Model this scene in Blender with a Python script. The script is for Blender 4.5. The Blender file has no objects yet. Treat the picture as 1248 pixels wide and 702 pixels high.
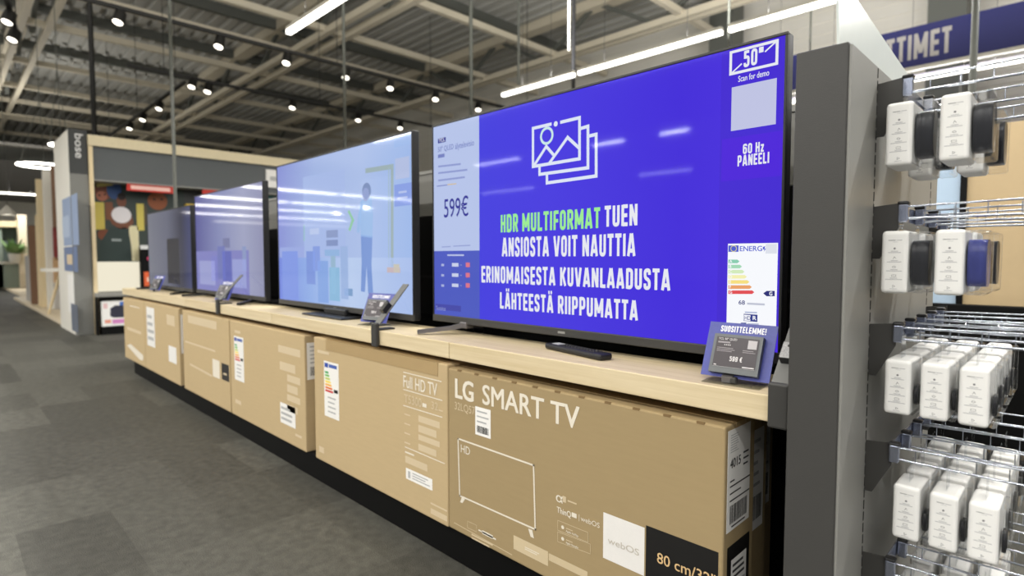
import bpy, bmesh, math, random
import numpy as np
from mathutils import Vector, Matrix
random.seed(7)
S = bpy.context.scene
C = S.collection
PI = math.pi
# ------------------------------------------------------------------ camera
W, HH = 1248, 702
CH = 0.888                                   # eye height above the carpet
VA, VB = (-76, 314), (1322, 314)             # where the display row and the walls at right angles to it run to
def basis():
    d1 = np.array([VA[0]-W/2, -(VA[1]-HH/2), 0.]); d2 = np.array([VB[0]-W/2, -(VB[1]-HH/2), 0.])
    f = math.sqrt(-(d1@d2)); d1[2] = -f; d2[2] = -f
    d1 /= np.linalg.norm(d1); d2 /= np.linalg.norm(d2)
    X = -d1; Y = d2
    return f, np.array([X, Y, np.cross(X, Y)])
FPX, RR = basis()
cd = bpy.data.cameras.new('camera'); cam = bpy.data.objects.new('camera', cd); C.objects.link(cam)
cam.matrix_world = Matrix.Translation((0, 0, CH)) @ Matrix(RR.tolist()).to_4x4()
cd.sensor_width = 36; cd.lens = FPX/W*36; cd.clip_end = 200; cd.clip_start = 0.02
cd.dof.use_dof = True; cd.dof.focus_distance = 1.22; cd.dof.aperture_fstop = 2.9
S.camera = cam
S.view_settings.view_transform = 'Standard'; S.view_settings.look = 'None'
S.view_settings.gamma = 1; S.view_settings.use_curve_mapping = False
S.view_settings.exposure = 0.0
try: S.cycles.use_denoising = True
except Exception: pass
# ------------------------------------------------------------------ world: the rest of the bright hall
wd = bpy.data.worlds.new('hall'); S.world = wd; wd.use_nodes = True
WORLD = 0.45
wd.node_tree.nodes['Background'].inputs[0].default_value = (1.0, 0.995, 0.98, 1)
wd.node_tree.nodes['Background'].inputs[1].default_value = WORLD
LAMP_W, LAMP_UP = 46.0, 90.0                 # watts of each tube down, and of its added uplight
def area(name, loc, sx, sy, watts, rot, parent=None, col=(1, .985, .955)):
    l = bpy.data.lights.new(name, 'AREA'); l.shape = 'RECTANGLE'; l.size = sx; l.size_y = sy
    l.energy = watts; l.color = col
    o = bpy.data.objects.new(name, l); C.objects.link(o); o.location = loc; o.rotation_euler = rot
    if parent: o.parent = parent
    return o
# ------------------------------------------------------------------ picture measuring (places in the hall read off known planes)
def ray(px, py): return RR @ np.array([px-W/2, -(py-HH/2), -FPX])
def onY(px, py, y): r = ray(px, py); r = r*y/r[1]; return Vector((r[0], r[1], r[2]+CH))
def onX(px, py, x): r = ray(px, py); r = r*x/r[0]; return Vector((r[0], r[1], r[2]+CH))
def onZ(px, py, z): r = ray(px, py); r = r*(z-CH)/r[2]; return Vector((r[0], r[1], z))
# ------------------------------------------------------------------ materials
def lin(c):
    return tuple(((v/255)/12.92 if v/255 <= .04045 else (((v/255)+.055)/1.055)**2.4) for v in c)
MATS = {}
def mat(name, col, rough=.6, metal=0., var=.06, scale=(6, 6, 6), spec=.4, bump=0., bscale=200):
    m = bpy.data.materials.new(name); m.use_nodes = True; nt = m.node_tree; b = nt.nodes['Principled BSDF']
    c = lin(col)
    b.inputs['Roughness'].default_value = rough; b.inputs['Metallic'].default_value = metal
    b.inputs['Specular IOR Level'].default_value = spec
    tc = nt.nodes.new('ShaderNodeTexCoord')
    if var:
        mp = nt.nodes.new('ShaderNodeMapping'); mp.inputs['Scale'].default_value = scale
        nz = nt.nodes.new('ShaderNodeTexNoise'); nz.inputs['Detail'].default_value = 4
        mx = nt.nodes.new('ShaderNodeMixRGB')
        mx.inputs[1].default_value = (*[v*(1-var) for v in c], 1); mx.inputs[2].default_value = (*[min(1, v*(1+var)) for v in c], 1)
        nt.links.new(tc.outputs['Object'], mp.inputs[0]); nt.links.new(mp.outputs[0], nz.inputs[0])
        nt.links.new(nz.outputs[0], mx.inputs[0]); nt.links.new(mx.outputs[0], b.inputs['Base Color'])
    else: b.inputs['Base Color'].default_value = (*c, 1)
    if bump:
        n2 = nt.nodes.new('ShaderNodeTexNoise'); n2.inputs['Scale'].default_value = bscale
        bp = nt.nodes.new('ShaderNodeBump'); bp.inputs['Strength'].default_value = bump; bp.inputs['Distance'].default_value = .002
        nt.links.new(tc.outputs['Object'], n2.inputs[0]); nt.links.new(n2.outputs[0], bp.inputs['Height']); nt.links.new(bp.outputs[0], b.inputs['Normal'])
    MATS[name] = m; return m
def glow(name, col, strength, gloss=None, sample=True):
    m = bpy.data.materials.new(name); m.use_nodes = True; b = m.node_tree.nodes['Principled BSDF']
    c = lin(col)
    b.inputs['Base Color'].default_value = (.01, .01, .012, 1); b.inputs['Emission Color'].default_value = (*c, 1)
    b.inputs['Emission Strength'].default_value = strength
    b.inputs['Roughness'].default_value = .12 if gloss is None else gloss
    b.inputs['Specular IOR Level'].default_value = .3 if gloss is not None else .2
    if not sample: m.cycles.emission_sampling = 'NONE'
    MATS[name] = m; return m
_scr = {}
SPEC = [.07]
HAZE = [None, 0.]
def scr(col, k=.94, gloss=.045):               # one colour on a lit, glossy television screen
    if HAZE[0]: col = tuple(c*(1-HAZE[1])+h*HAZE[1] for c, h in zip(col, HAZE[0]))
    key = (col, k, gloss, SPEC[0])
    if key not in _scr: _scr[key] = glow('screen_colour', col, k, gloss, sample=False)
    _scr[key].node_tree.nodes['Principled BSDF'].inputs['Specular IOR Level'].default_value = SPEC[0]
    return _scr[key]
_flat = {}
def ink(col, rough=.55):                     # one printed colour
    key = (col, rough)
    if key not in _flat: _flat[key] = mat('ink', col, rough, var=.03, scale=(40, 40, 40))
    return _flat[key]
def clear(name, tint=(1, 1, 1), refl=.10, rough=.04):
    m = bpy.data.materials.new(name); m.use_nodes = True; nt = m.node_tree
    nt.nodes.remove(nt.nodes['Principled BSDF']); out = nt.nodes['Material Output']
    t = nt.nodes.new('ShaderNodeBsdfTransparent'); t.inputs[0].default_value = (*tint, 1)
    g = nt.nodes.new('ShaderNodeBsdfGlossy'); g.inputs['Roughness'].default_value = rough
    lw = nt.nodes.new('ShaderNodeLayerWeight'); lw.inputs[0].default_value = .35
    mr = nt.nodes.new('ShaderNodeMapRange'); mr.inputs[3].default_value = refl; mr.inputs[4].default_value = .5
    mx = nt.nodes.new('ShaderNodeMixShader')
    nt.links.new(lw.outputs['Fresnel'], mr.inputs[0]); nt.links.new(mr.outputs[0], mx.inputs[0])
    nt.links.new(t.outputs[0], mx.inputs[1]); nt.links.new(g.outputs[0], mx.inputs[2]); nt.links.new(mx.outputs[0], out.inputs[0])
    return m
card = mat('cardboard', (159, 139, 103), .75, var=.05, scale=(3, 3, 22), spec=.2)
card2 = mat('cardboard_pale', (187, 165, 127), .75, var=.05, scale=(3, 3, 22), spec=.2)
cardin = mat('cardboard_edge', (124, 100, 66), .85)
tape = mat('packing_tape', (172, 147, 106), .3, var=.03)
def wood_mat(name, c1, c2, ax):
    m = bpy.data.materials.new(name); m.use_nodes = True; nt = m.node_tree; b = nt.nodes['Principled BSDF']
    tc = nt.nodes.new('ShaderNodeTexCoord'); mp = nt.nodes.new('ShaderNodeMapping'); mp.inputs['Scale'].default_value = ax
    nz = nt.nodes.new('ShaderNodeTexNoise'); nz.inputs['Scale'].default_value = 1; nz.inputs['Detail'].default_value = 6; nz.inputs['Roughness'].default_value = .65
    cr = nt.nodes.new('ShaderNodeValToRGB'); cr.color_ramp.elements[0].position = .32; cr.color_ramp.elements[1].position = .68
    cr.color_ramp.elements[0].color = (*lin(c1), 1); cr.color_ramp.elements[1].color = (*lin(c2), 1)
    nt.links.new(tc.outputs['Object'], mp.inputs[0]); nt.links.new(mp.outputs[0], nz.inputs[0]); nt.links.new(nz.outputs[0], cr.inputs[0]); nt.links.new(cr.outputs[0], b.inputs['Base Color'])
    b.inputs['Roughness'].default_value = .5; b.inputs['Specular IOR Level'].default_value = .3
    return m
wood = wood_mat('light_ash', (202, 183, 145), (219, 203, 170), (2.2, 60, 60))
woodpost = wood_mat('pine_post', (222, 200, 158), (236, 218, 180), (40, 40, 2))
blackm = mat('black_board', (7, 7, 7), .55, var=.1, spec=.15)
darkm = mat('dark_plastic', (30, 30, 32), .4, var=.05)
charcoal = mat('charcoal_paint', (58, 57, 55), .5, var=.04)
greym = mat('grey_paint', (63, 62, 60), .5, var=.04, scale=(3, 3, 3), bump=.15, bscale=900)
panelm = mat('grey_panel', (140, 139, 134), .45, var=.05, scale=(2, 2, 2), spec=.5)
backgrey = mat('grey_back_panel', (128, 127, 122), .5, var=.03)
slotm = mat('slot_black', (12, 12, 12), .8, var=0)
whitem = mat('white_card', (236, 235, 232), .5, var=.02)
whitep = mat('white_paint', (226, 222, 212), .5, var=.03)
steel = mat('galvanised_steel', (196, 202, 214), .22, 1., var=.06, scale=(30, 30, 30))
bluesteel = mat('hook_clip_metal', (160, 166, 184), .25, .95, var=.05)
beam = mat('cream_beam_paint', (198, 189, 168), .6, var=.06, scale=(.6, .6, .6))
polem = mat('pole_grey', (92, 94, 88), .45, var=.04)
deckm = mat('roof_deck', (172, 171, 164), .55, var=.1, scale=(.3, 1, 1))
trackm = mat('track_black', (22, 21, 20), .5, var=.05)
redm = ink((196, 50, 40)); navy = mat('sign_navy', (40, 44, 112), .5, var=.05)
shellm = clear('clear_plastic', (.97, .975, .98), .03)
acryl = clear('acrylic', (.96, .975, .97), .05)
frost = mat('frosted_acrylic', (222, 228, 224), .25, var=.02)
tube_m = glow('tube_glow', (255, 250, 238), 5.0, sample=False)
spot_m = glow('spot_glow', (255, 247, 230), 4.0, sample=False)
# ------------------------------------------------------------------ geometry helpers
class MB:
    def __init__(s): s.v = []; s.f = []; s.m = []; s.sm = []; s.mats = []
    def mi(s, m):
        if m not in s.mats: s.mats.append(m)
        return s.mats.index(m)
    def add(s, verts, faces, m, smooth=False):
        n = len(s.v); s.v += [Vector(p) for p in verts]; i = s.mi(m)
        for f in faces: s.f.append([n+k for k in f]); s.m.append(i); s.sm.append(smooth)
        return s
    def bm(s, b, m, smooth=False):
        b.verts.ensure_lookup_table(); b.verts.index_update()
        s.add([v.co.copy() for v in b.verts], [[v.index for v in f.verts] for f in b.faces], m, smooth); b.free(); return s
    def box(s, x0, x1, y0, y1, z0, z1, m, bev=0., seg=2, smooth=False):
        b = bmesh.new(); bmesh.ops.create_cube(b, size=1)
        for v in b.verts:
            v.co = Vector(((x0+x1)/2+v.co.x*(x1-x0), (y0+y1)/2+v.co.y*(y1-y0), (z0+z1)/2+v.co.z*(z1-z0)))
        if bev: bmesh.ops.bevel(b, geom=list(b.edges), offset=bev, segments=seg, affect='EDGES', profile=.5)
        return s.bm(b, m, smooth)
    def tube(s, pts, r, m, n=8, caps=True):
        pts = [Vector(p) for p in pts]; ring = []; V = []
        for i, p in enumerate(pts):
            a = pts[max(0, i-1)]; c = pts[min(len(pts)-1, i+1)]; d = (c-a).normalized()
            u = d.orthogonal().normalized() if i == 0 else (u-d*u.dot(d)).normalized()
            w = d.cross(u); rr = r[i] if isinstance(r, (list, tuple)) else r
            V += [p+(u*math.cos(2*PI*k/n)+w*math.sin(2*PI*k/n))*rr for k in range(n)]
        F = [[i*n+k, i*n+(k+1) % n, (i+1)*n+(k+1) % n, (i+1)*n+k] for i in range(len(pts)-1) for k in range(n)]
        s.add(V, F, m, True)
        if caps:
            s.add(V[:n], [list(range(n))[::-1]], m); s.add(V[-n:], [list(range(n))], m)
        return s
    def bar(s, p, q, w, h, m, up=(0, 0, 1)):            # rectangular bar from p to q
        p = Vector(p); q = Vector(q); d = (q-p).normalized(); u = Vector(up)
        sx = d.cross(u)
        if sx.length < 1e-4: sx = d.cross(Vector((1, 0, 0)))
        sx.normalize(); u = sx.cross(d)
        V = [e+sx*a*w/2+u*b*h/2 for e in (p, q) for a, b in ((-1, -1), (1, -1), (1, 1), (-1, 1))]
        return s.add(V, [[0, 1, 2, 3], [7, 6, 5, 4], [0, 4, 5, 1], [1, 5, 6, 2], [2, 6, 7, 3], [3, 7, 4, 0]], m)
    def prism(s, poly, ext, m):                          # closed polygon pushed along ext
        n = len(poly); P = [Vector(p) for p in poly]; e = Vector(ext)
        return s.add(P+[p+e for p in P], [list(range(n))[::-1], [n+k for k in range(n)]]+[[k, (k+1) % n, n+(k+1) % n, n+k] for k in range(n)], m)
    def disc(s, c, r, m, n=20, ax='z', h=0.0):
        c = Vector(c)
        def pt(k, e):
            a = 2*PI*k/n; q = (r*math.cos(a), r*math.sin(a))
            return c+(Vector((q[0], q[1], e)) if ax == 'z' else Vector((q[0], e, q[1])) if ax == 'y' else Vector((e, q[0], q[1])))
        s.add([pt(k, 0) for k in range(n)], [list(range(n))], m)
        if h:
            s.add([pt(k, 0) for k in range(n)]+[pt(k, h) for k in range(n)], [[k, (k+1) % n, n+(k+1) % n, n+k] for k in range(n)], m, True)
            s.add([pt(k, h) for k in range(n)], [list(range(n))], m)
        return s
    def build(s, name, parent=None):
        me = bpy.data.meshes.new(name); o = bpy.data.objects.new(name, me); C.objects.link(o)
        if parent is not None:
            off = wloc(parent); o.parent = parent
        else:
            xs = [v.x for v in s.v]; ys = [v.y for v in s.v]; zs = [v.z for v in s.v]
            off = Vector(((min(xs)+max(xs))/2, (min(ys)+max(ys))/2, min(zs))); o.location = off
        me.from_pydata([v-off for v in s.v], [], s.f)
        for m in s.mats: me.materials.append(m)
        for i, p in enumerate(me.polygons): p.material_index = s.m[i]; p.use_smooth = s.sm[i]
        me.update(); return o
def wloc(o):
    v = Vector(o.location)
    while o.parent: o = o.parent; v = v+Vector(o.location)
    return v
def tag(o, label, cat, group=None):
    o['label'] = label; o['category'] = cat
    if group: o['group'] = group
    return o
def thing(name, loc, label, cat, group=None):
    o = bpy.data.objects.new(name, None); C.objects.link(o); o.location = loc; o.empty_display_size = .05
    return tag(o, label, cat, group)
def struct(o): o['kind'] = 'structure'; return o
def dup(root, loc, label=None, name=None):
    r = root.copy(); C.objects.link(r); r.location = loc
    if label: r['label'] = label
    for ch in list(root.children):
        c = ch.copy(); C.objects.link(c); c.parent = r
        for g in list(ch.children):
            d = g.copy(); C.objects.link(d); d.parent = c
    return r
# text as flat meshes
_tx = {}
def glyphs(t, off=0.):
    k = (t, off)
    if k not in _tx:
        cu = bpy.data.curves.new('t', 'FONT'); cu.body = t; cu.size = 1; cu.offset = off; cu.resolution_u = 3; cu.fill_mode = 'FRONT'
        o = bpy.data.objects.new('t', cu); C.objects.link(o)
        dg = bpy.context.evaluated_depsgraph_get(); dg.update(); me = o.evaluated_get(dg).to_mesh()
        v = [(p.co.x, p.co.y) for p in me.vertices]; f = [list(p.vertices) for p in me.polygons]
        o.evaluated_get(dg).to_mesh_clear(); bpy.data.objects.remove(o); bpy.data.curves.remove(cu)
        _tx[k] = (v, f)
    return _tx[k]
CAPH = max(y for x, y in glyphs('H')[0])
def rounded(pts, rad, closed=False, n=5):
    P = [Vector(p) for p in pts]; out = []
    for i, p in enumerate(P):
        if not closed and i in (0, len(P)-1): out.append(p); continue
        a, c = P[i-1], P[(i+1) % len(P)]; d1 = (a-p); d2 = (c-p); R = min(rad, d1.length*.5, d2.length*.5)
        if R < 1e-4: out.append(p); continue
        s_, e_ = p+d1.normalized()*R, p+d2.normalized()*R
        for k in range(n+1):
            t = k/n; out.append(s_*(1-t)**2+p*(2*t*(1-t))+e_*t*t)
    return out
TK = .185                                                # weight of the condensed bold lettering
def sfont(ch):
    h = TK/2; w = .50; L, R_, B, T = h, w-h, h*.8, 1-h*.8; q = .24; M = .5
    rd = lambda p, c=False: (rounded(p, q, c), c)
    st = lambda *p: ([Vector(x) for x in p], False)
    up = ch.upper() if ch != 'z' else ch
    G = {
     'A': (.58, [st((h*.85, 0), (.29-.03, 1), ), st((.58-h*.85, 0), (.29+.03, 1)), st((.16, .24), (.42, .24))]),
     'D': (w, [rd([(L, B), (L, T), (R_, T), (R_, B)], True)] and [st((L, 0), (L, 1)), rd([(L, T), (R_, T), (R_, B), (L, B)])]),
     'E': (.44, [st((L, 0), (L, 1)), st((L, T), (.44, T)), st((L, M), (.41, M)), st((L, B), (.44, B))]),
     'F': (.43, [st((L, 0), (L, 1)), st((L, T), (.43, T)), st((L, .48), (.40, .48))]),
     'H': (w, [st((L, 0), (L, 1)), st((R_, 0), (R_, 1)), st((L, M), (R_, M))]),
     'I': (TK, [st((L, 0), (L, 1))]),
     'K': (.53, [st((L, 0), (L, 1)), st((.45, 1), (.17, .46)), st((.24, .58), (.46, 0))]),
     'L': (.42, [st((L, 0), (L, 1)), st((L, B), (.42, B))]),
     'M': (.70, [st((L, 0), (L, 1)), st((.70-h, 0), (.70-h, 1)), st((L, .96), (.35, .22)), st((.70-h, .96), (.35, .22))]),
     'N': (.54, [st((L, 0), (L, 1)), st((.54-h, 0), (.54-h, 1)), st((L+.01, .98), (.53-h, .02))]),
     'O': (w, [rd([(L, B), (L, T), (R_, T), (R_, B)], True)]),
     'P': (w, [st((L, 0), (L, 1)), rd([(L, T), (R_, T), (R_, .42), (L, .42)])]),
     'R': (w, [st((L, 0), (L, 1)), rd([(L, T), (R_, T), (R_, .46), (L, .46)]), st((.27, .46), (.44, 0))]),
     'S': (.48, [rd([(.48-h, .71), (.48-h, T), (L, T), (L, .55), (.48-h, .45), (.48-h, B), (L, B), (L, .29)])]),
     'T': (.46, [st((.23, 0), (.23, 1)), st((0, T), (.46, T))]),
     'U': (w, [rd([(L, 1), (L, B), (R_, B), (R_, 1)])]),
     'V': (.56, [st((h*.85, 1), (.28-.03, 0)), st((.56-h*.85, 1), (.28+.03, 0))]),
     'Z': (.44, [st((0, T), (.44, T)), st((0, B), (.44, B)), st((.36, .93), (.08, .07))]),
     'z': (.36, [st((0, .66), (.36, .66)), st((0, B), (.36, B)), st((.28, .62), (.08, .08))]),
     '0': (w, [rd([(L, B), (L, T), (R_, T), (R_, B)], True)]),
     '5': (.48, [rd([(L, .26), (L, B), (.48-h, B), (.48-h, .60), (L+.03, .60)]), st((L+.02, .52), (L+.02, 1)), st((L, T), (.44, T))]),
     '6': (w, [rd([(L, B), (L, .60), (R_, .60), (R_, B)], True), rd([(L, .4), (L, T), (R_, T), (R_, .76)])]),
     '9': (w, [rd([(L, .40), (L, T), (R_, T), (R_, .40)], True), rd([(R_, .6), (R_, B), (L, B), (L, .24)])]),
     '8': (w, [rd([(L, .52), (L, T), (R_, T), (R_, .52)], True), rd([(L, B), (L, .52), (R_, .52), (R_, B)], True)]),
     '€': (w, [rd([(w, T), (.16, T), (.16, B), (w, B)]), st((0, .58), (.40, .58)), st((0, .40), (.37, .40))]),
     '!': (TK, [st((L, .34), (L, 1)), st((L, 0), (L, .19))]),
     '"': (.36, [st((.09, .66), (.09, 1)), st((.27, .66), (.27, 1))]),
    }
    if ch == 'Ä':
        a = G['A']; return (a[0], a[1]+[st((.12, 1.16), (.25, 1.16)), st((.33, 1.16), (.46, 1.16))])
    return G[up]
def stroke_mesh(pts, closed, w):
    P = [p for i, p in enumerate(pts) if i == 0 or (p-pts[i-1]).length > 1e-4]
    if closed and (P[0]-P[-1]).length < 1e-4: P.pop()
    n = len(P); V = []
    for i in range(n):
        a = P[i-1] if (i or closed) else None; c = P[(i+1) % n] if (i < n-1 or closed) else None
        d1 = (P[i]-a).normalized() if a is not None else None; d2 = (c-P[i]).normalized() if c is not None else None
        d1 = d1 or d2; d2 = d2 or d1; m = Vector((-(d1.y+d2.y), d1.x+d2.x)); m.normalize()
        k = max(.5, m.dot(Vector((-d1.y, d1.x)))); V += [P[i]-m*(w/2/k), P[i]+m*(w/2/k)]
    F = [[2*i, 2*((i+1) % n), 2*((i+1) % n)+1, 2*i+1] for i in range(n if closed else n-1)]
    return V, F
class Pl:                                                # a flat surface things are printed on
    def __init__(s, o, u, v):
        s.clip = None; s.o = Vector(o); s.u = Vector(u).normalized(); s.v = Vector(v).normalized(); s.n = s.u.cross(s.v)
    def pt(s, a, b, k=0): return s.o+s.u*a+s.v*b+s.n*(.0004*k)
    def px(s, x, y):
        r = Vector(ray(x, y)); c = Vector((0, 0, CH)); t = (s.o-c).dot(s.n)/r.dot(s.n); q = c+r*t-s.o
        return q.dot(s.u), q.dot(s.v)
    def rect(s, mb, a0, b0, a1, b1, m, k=1):
        if s.clip: a0, a1 = max(a0, s.clip[0]), min(a1, s.clip[2]); b0, b1 = max(b0, s.clip[1]), min(b1, s.clip[3])
        if a1 <= a0 or b1 <= b0: return
        mb.add([s.pt(a0, b0, k), s.pt(a1, b0, k), s.pt(a1, b1, k), s.pt(a0, b1, k)], [[0, 1, 2, 3]], m)
    def rpx(s, mb, x0, y0, x1, y1, m, k=1):              # rectangle between two corners seen in the photo
        a0, b0 = s.px(x0, y0); a1, b1 = s.px(x1, y1)
        s.rect(mb, min(a0, a1), min(b0, b1), max(a0, a1), max(b0, b1), m, k)
    def poly(s, mb, pts, m, k=1): mb.add([s.pt(a, b, k) for a, b in pts], [list(range(len(pts)))], m)
    def ppx(s, mb, pts, m, k=1): s.poly(mb, [s.px(*p) for p in pts], m, k)
    def line(s, mb, pts, w, m, k=1, closed=False):
        P = [Vector(p) for p in pts]
        if closed: P.append(P[0])
        for p, q in zip(P, P[1:]):
            d = (q-p).normalized(); t = Vector((-d.y, d.x))*w/2; e = d*w/2
            mb.add([s.pt(*(p-e-t), k), s.pt(*(q+e-t), k), s.pt(*(q+e+t), k), s.pt(*(p-e+t), k)], [[0, 1, 2, 3]], m)
    def lpx(s, mb, pts, w, m, k=1, closed=False): s.line(mb, [s.px(*p) for p in pts], w, m, k, closed)
    def ring(s, mb, a, b, r, w, m, k=1, n=24, ry=None):
        ry = ry or r; V = []
        for i in range(n):
            t = 2*PI*i/n; V += [s.pt(a+math.cos(t)*(r-w/2), b+math.sin(t)*(ry-w/2), k), s.pt(a+math.cos(t)*(r+w/2), b+math.sin(t)*(ry+w/2), k)]
        mb.add(V, [[2*i, 2*i+1, (2*i+3) % (2*n), (2*i+2) % (2*n)] for i in range(n)], m)
    def dot(s, mb, a, b, r, m, k=1, n=18, ry=None):
        ry = ry or r
        s.poly(mb, [(a+math.cos(2*PI*i/n)*r, b+math.sin(2*PI*i/n)*ry) for i in range(n)], m, k)
    def text(s, mb, t, a, b, h, m, k=2, width=None, bold=0., ang=0., shear=0.):
        v, f = glyphs(t, 0.); x0 = min(p[0] for p in v); x1 = max(p[0] for p in v); sy = h/CAPH
        sx = width/(x1-x0) if width else sy; ca, sa = math.cos(ang), math.sin(ang)
        e = bold*h*1.15
        for n_, (ex, ey) in enumerate(((0, 0),) if not bold else ((-e, -e*.6), (e, -e*.6), (-e, e*.6), (e, e*.6))):
            P = []
            for x, y in v:
                X = (x-x0)*sx+shear*y*sy+ex; Y = y*sy+ey; P.append(s.pt(a+X*ca-Y*sa, b+X*sa+Y*ca, k+n_*.1))
            mb.add(P, f, m)
    def tpx(s, mb, t, p0, p1, ytop, m, k=2, bold=0., shear=0.):   # baseline ends and top of first letter as seen in the photo
        a0, b0 = s.px(*p0); a1, b1 = s.px(*p1); h = s.px(p0[0], ytop)[1]-b0
        s.text(mb, t, a0, (b0+b1)/2, h, m, k, a1-a0, bold, 0, shear)
def bold_text(pl, mb, t, p0, p1, ytop, m, k=2, gap=.12, space=.30, ab=None):
    if ab: a0, b0, a1, h = ab
    else:
        a0, b0 = pl.px(*p0); a1, b1 = pl.px(*p1); h = pl.px(p0[0], ytop)[1]-b0; b0 = (b0+b1)/2
    x = 0.; items = []
    for ch in t:
        if ch == ' ': x += space; continue
        w, st = sfont(ch); items.append((x, st)); x += w+gap
    sx = (a1-a0)/(x-gap)
    for x0, st in items:
        for j, (pts, cl) in enumerate(st):
            V, F = stroke_mesh(pts, cl, TK)
            mb.add([pl.pt(a0+(x0+v.x)*sx, b0+v.y*h, k+.12*j) for v in V], F, m)
def YP(y): return Pl((0, y, 0), (1, 0, 0), (0, 0, 1))
def XP(x): return Pl((x, 0, 0), (0, 1, 0), (0, 0, 1))
def lines_of_print(pl, mb, a0, b0, a1, b1, n, m, k=2, ragged=.3, fill=.45):   # print too fine to read
    h = (b1-b0)/n
    for i in range(n):
        w = (a1-a0)*(1-random.random()*ragged)
        pl.rect(mb, a0, b1-(i+.5+fill/2)*h, a0+w, b1-(i+.5-fill/2)*h, m, k)
def barcode(pl, mb, a0, b0, a1, b1, m, k=2, vertical=True):
    a = a0
    while a < a1:
        w = (a1-a0)*random.choice((.012, .02, .03)); pl.rect(mb, a, b0, min(a+w, a1), b1, m, k); a += w+(a1-a0)*random.choice((.012, .02, .028))

# ================================================================== STRUCTURE
ZD = 6.35                                                # underside of the roof deck
ZB = CH+4.5                                              # roof beams
def carpet_mat():
    m = bpy.data.materials.new('carpet_tiles'); m.use_nodes = True; nt = m.node_tree; b = nt.nodes['Principled BSDF']
    N = nt.nodes.new; L = nt.links.new
    tc = N('ShaderNodeTexCoord'); mp = N('ShaderNodeMapping'); mp.inputs['Location'].default_value = (-34.5, 6.598, 0); mp.inputs['Scale'].default_value = (2.02, 3.95, 0)
    fl = N('ShaderNodeVectorMath'); fl.operation = 'FLOOR'; wn = N('ShaderNodeTexWhiteNoise'); wn.noise_dimensions = '2D'
    cr = N('ShaderNodeValToRGB'); cr.color_ramp.interpolation = 'LINEAR'
    cr.color_ramp.elements[0].color = (*lin((60, 59, 54)), 1); cr.color_ramp.elements[1].color = (*lin((80, 79, 73)), 1)
    nz = N('ShaderNodeTexNoise'); nz.inputs['Scale'].default_value = 260; nz.inputs['Detail'].default_value = 3
    n3 = N('ShaderNodeTexNoise'); n3.inputs['Scale'].default_value = 30; n3.inputs['Detail'].default_value = 4
    mx = N('ShaderNodeMixRGB'); mx.blend_type = 'OVERLAY'; mx.inputs[0].default_value = .55
    m2 = N('ShaderNodeMixRGB'); m2.blend_type = 'OVERLAY'; m2.inputs[0].default_value = .6
    bp = N('ShaderNodeBump'); bp.inputs['Strength'].default_value = .5; bp.inputs['Distance'].default_value = .004
    L(tc.outputs['Object'], mp.inputs[0]); L(mp.outputs[0], fl.inputs[0]); L(fl.outputs[0], wn.inputs['Vector']); L(wn.outputs['Value'], cr.inputs[0])
    L(tc.outputs['Object'], nz.inputs[0]); L(tc.outputs['Object'], n3.inputs[0]); L(cr.outputs[0], mx.inputs[1]); L(nz.outputs[0], mx.inputs[2])
    L(mx.outputs[0], m2.inputs[1]); L(n3.outputs[0], m2.inputs[2])
    L(m2.outputs[0], b.inputs['Base Color']); L(nz.outputs[0], bp.inputs['Height']); L(bp.outputs[0], b.inputs['Normal'])
    b.inputs['Roughness'].default_value = .62; b.inputs['Specular IOR Level'].default_value = .35
    return m
f = MB(); f.add([(-40, -19, 0), (6, -19, 0), (6, 12.5, 0), (-40, 12.5, 0)], [[0, 1, 2, 3]], carpet_mat())
fo = f.build('floor'); struct(fo)
d = MB(); pitch = .30; y = -19.0; V = []
while y < 12.4:
    for (dy, z) in ((0, ZD), (.15, ZD), (.19, ZD+.09), (.26, ZD+.09)): V.append((y+dy, z))
    y += pitch
d.add([(x, yy, z) for yy, z in V for x in (-40, 6)], [[2*i, 2*i+1, 2*i+3, 2*i+2] for i in range(len(V)-1)], deckm)
struct(d.build('ceiling'))
cladm = mat('wall_cladding', (226, 222, 210), .5, var=.04, scale=(.2, .2, 3))
w = MB(); w.box(-40, 6, 12.42, 12.6, 0, ZD+.2, cladm)
for i in range(28): w.box(-40, 6, 12.40, 12.42, .2+i*.22, .37+i*.22, cladm)
struct(w.build('wall_back'))
wl = mat('far_wall_paint', (176, 176, 168), .6, var=.05)
w = MB(); w.box(-36.6, -36.3, -19, 12.4, 0, ZD+.2, wl); struct(w.build('wall_left'))
# far header bands on the left wall
Pw = XP(-34)
def slab(name, x, a_px0, a_px1, m, th=.3):               # a wall panel at right angles to the display row
    p0 = onX(*a_px0, x); p1 = onX(*a_px1, x); q = MB()
    q.box(x-th, x, min(p0.y, p1.y), max(p0.y, p1.y), min(p0.z, p1.z), max(p0.z, p1.z), m); return q
t = slab('b', -23.6, (-60, 128), (225, 168), beam); struct(t.build('ceiling_beam'))
t = slab('b', -23.4, (-60, 166), (110, 187), mat('pale_soffit', (186, 183, 176), .6), .2); struct(t.build('trim_1'))
t = slab('b', -23.2, (-60, 189), (110, 250), mat('dark_bulkhead', (84, 82, 78), .7), .2); struct(t.build('trim_2'))

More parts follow.
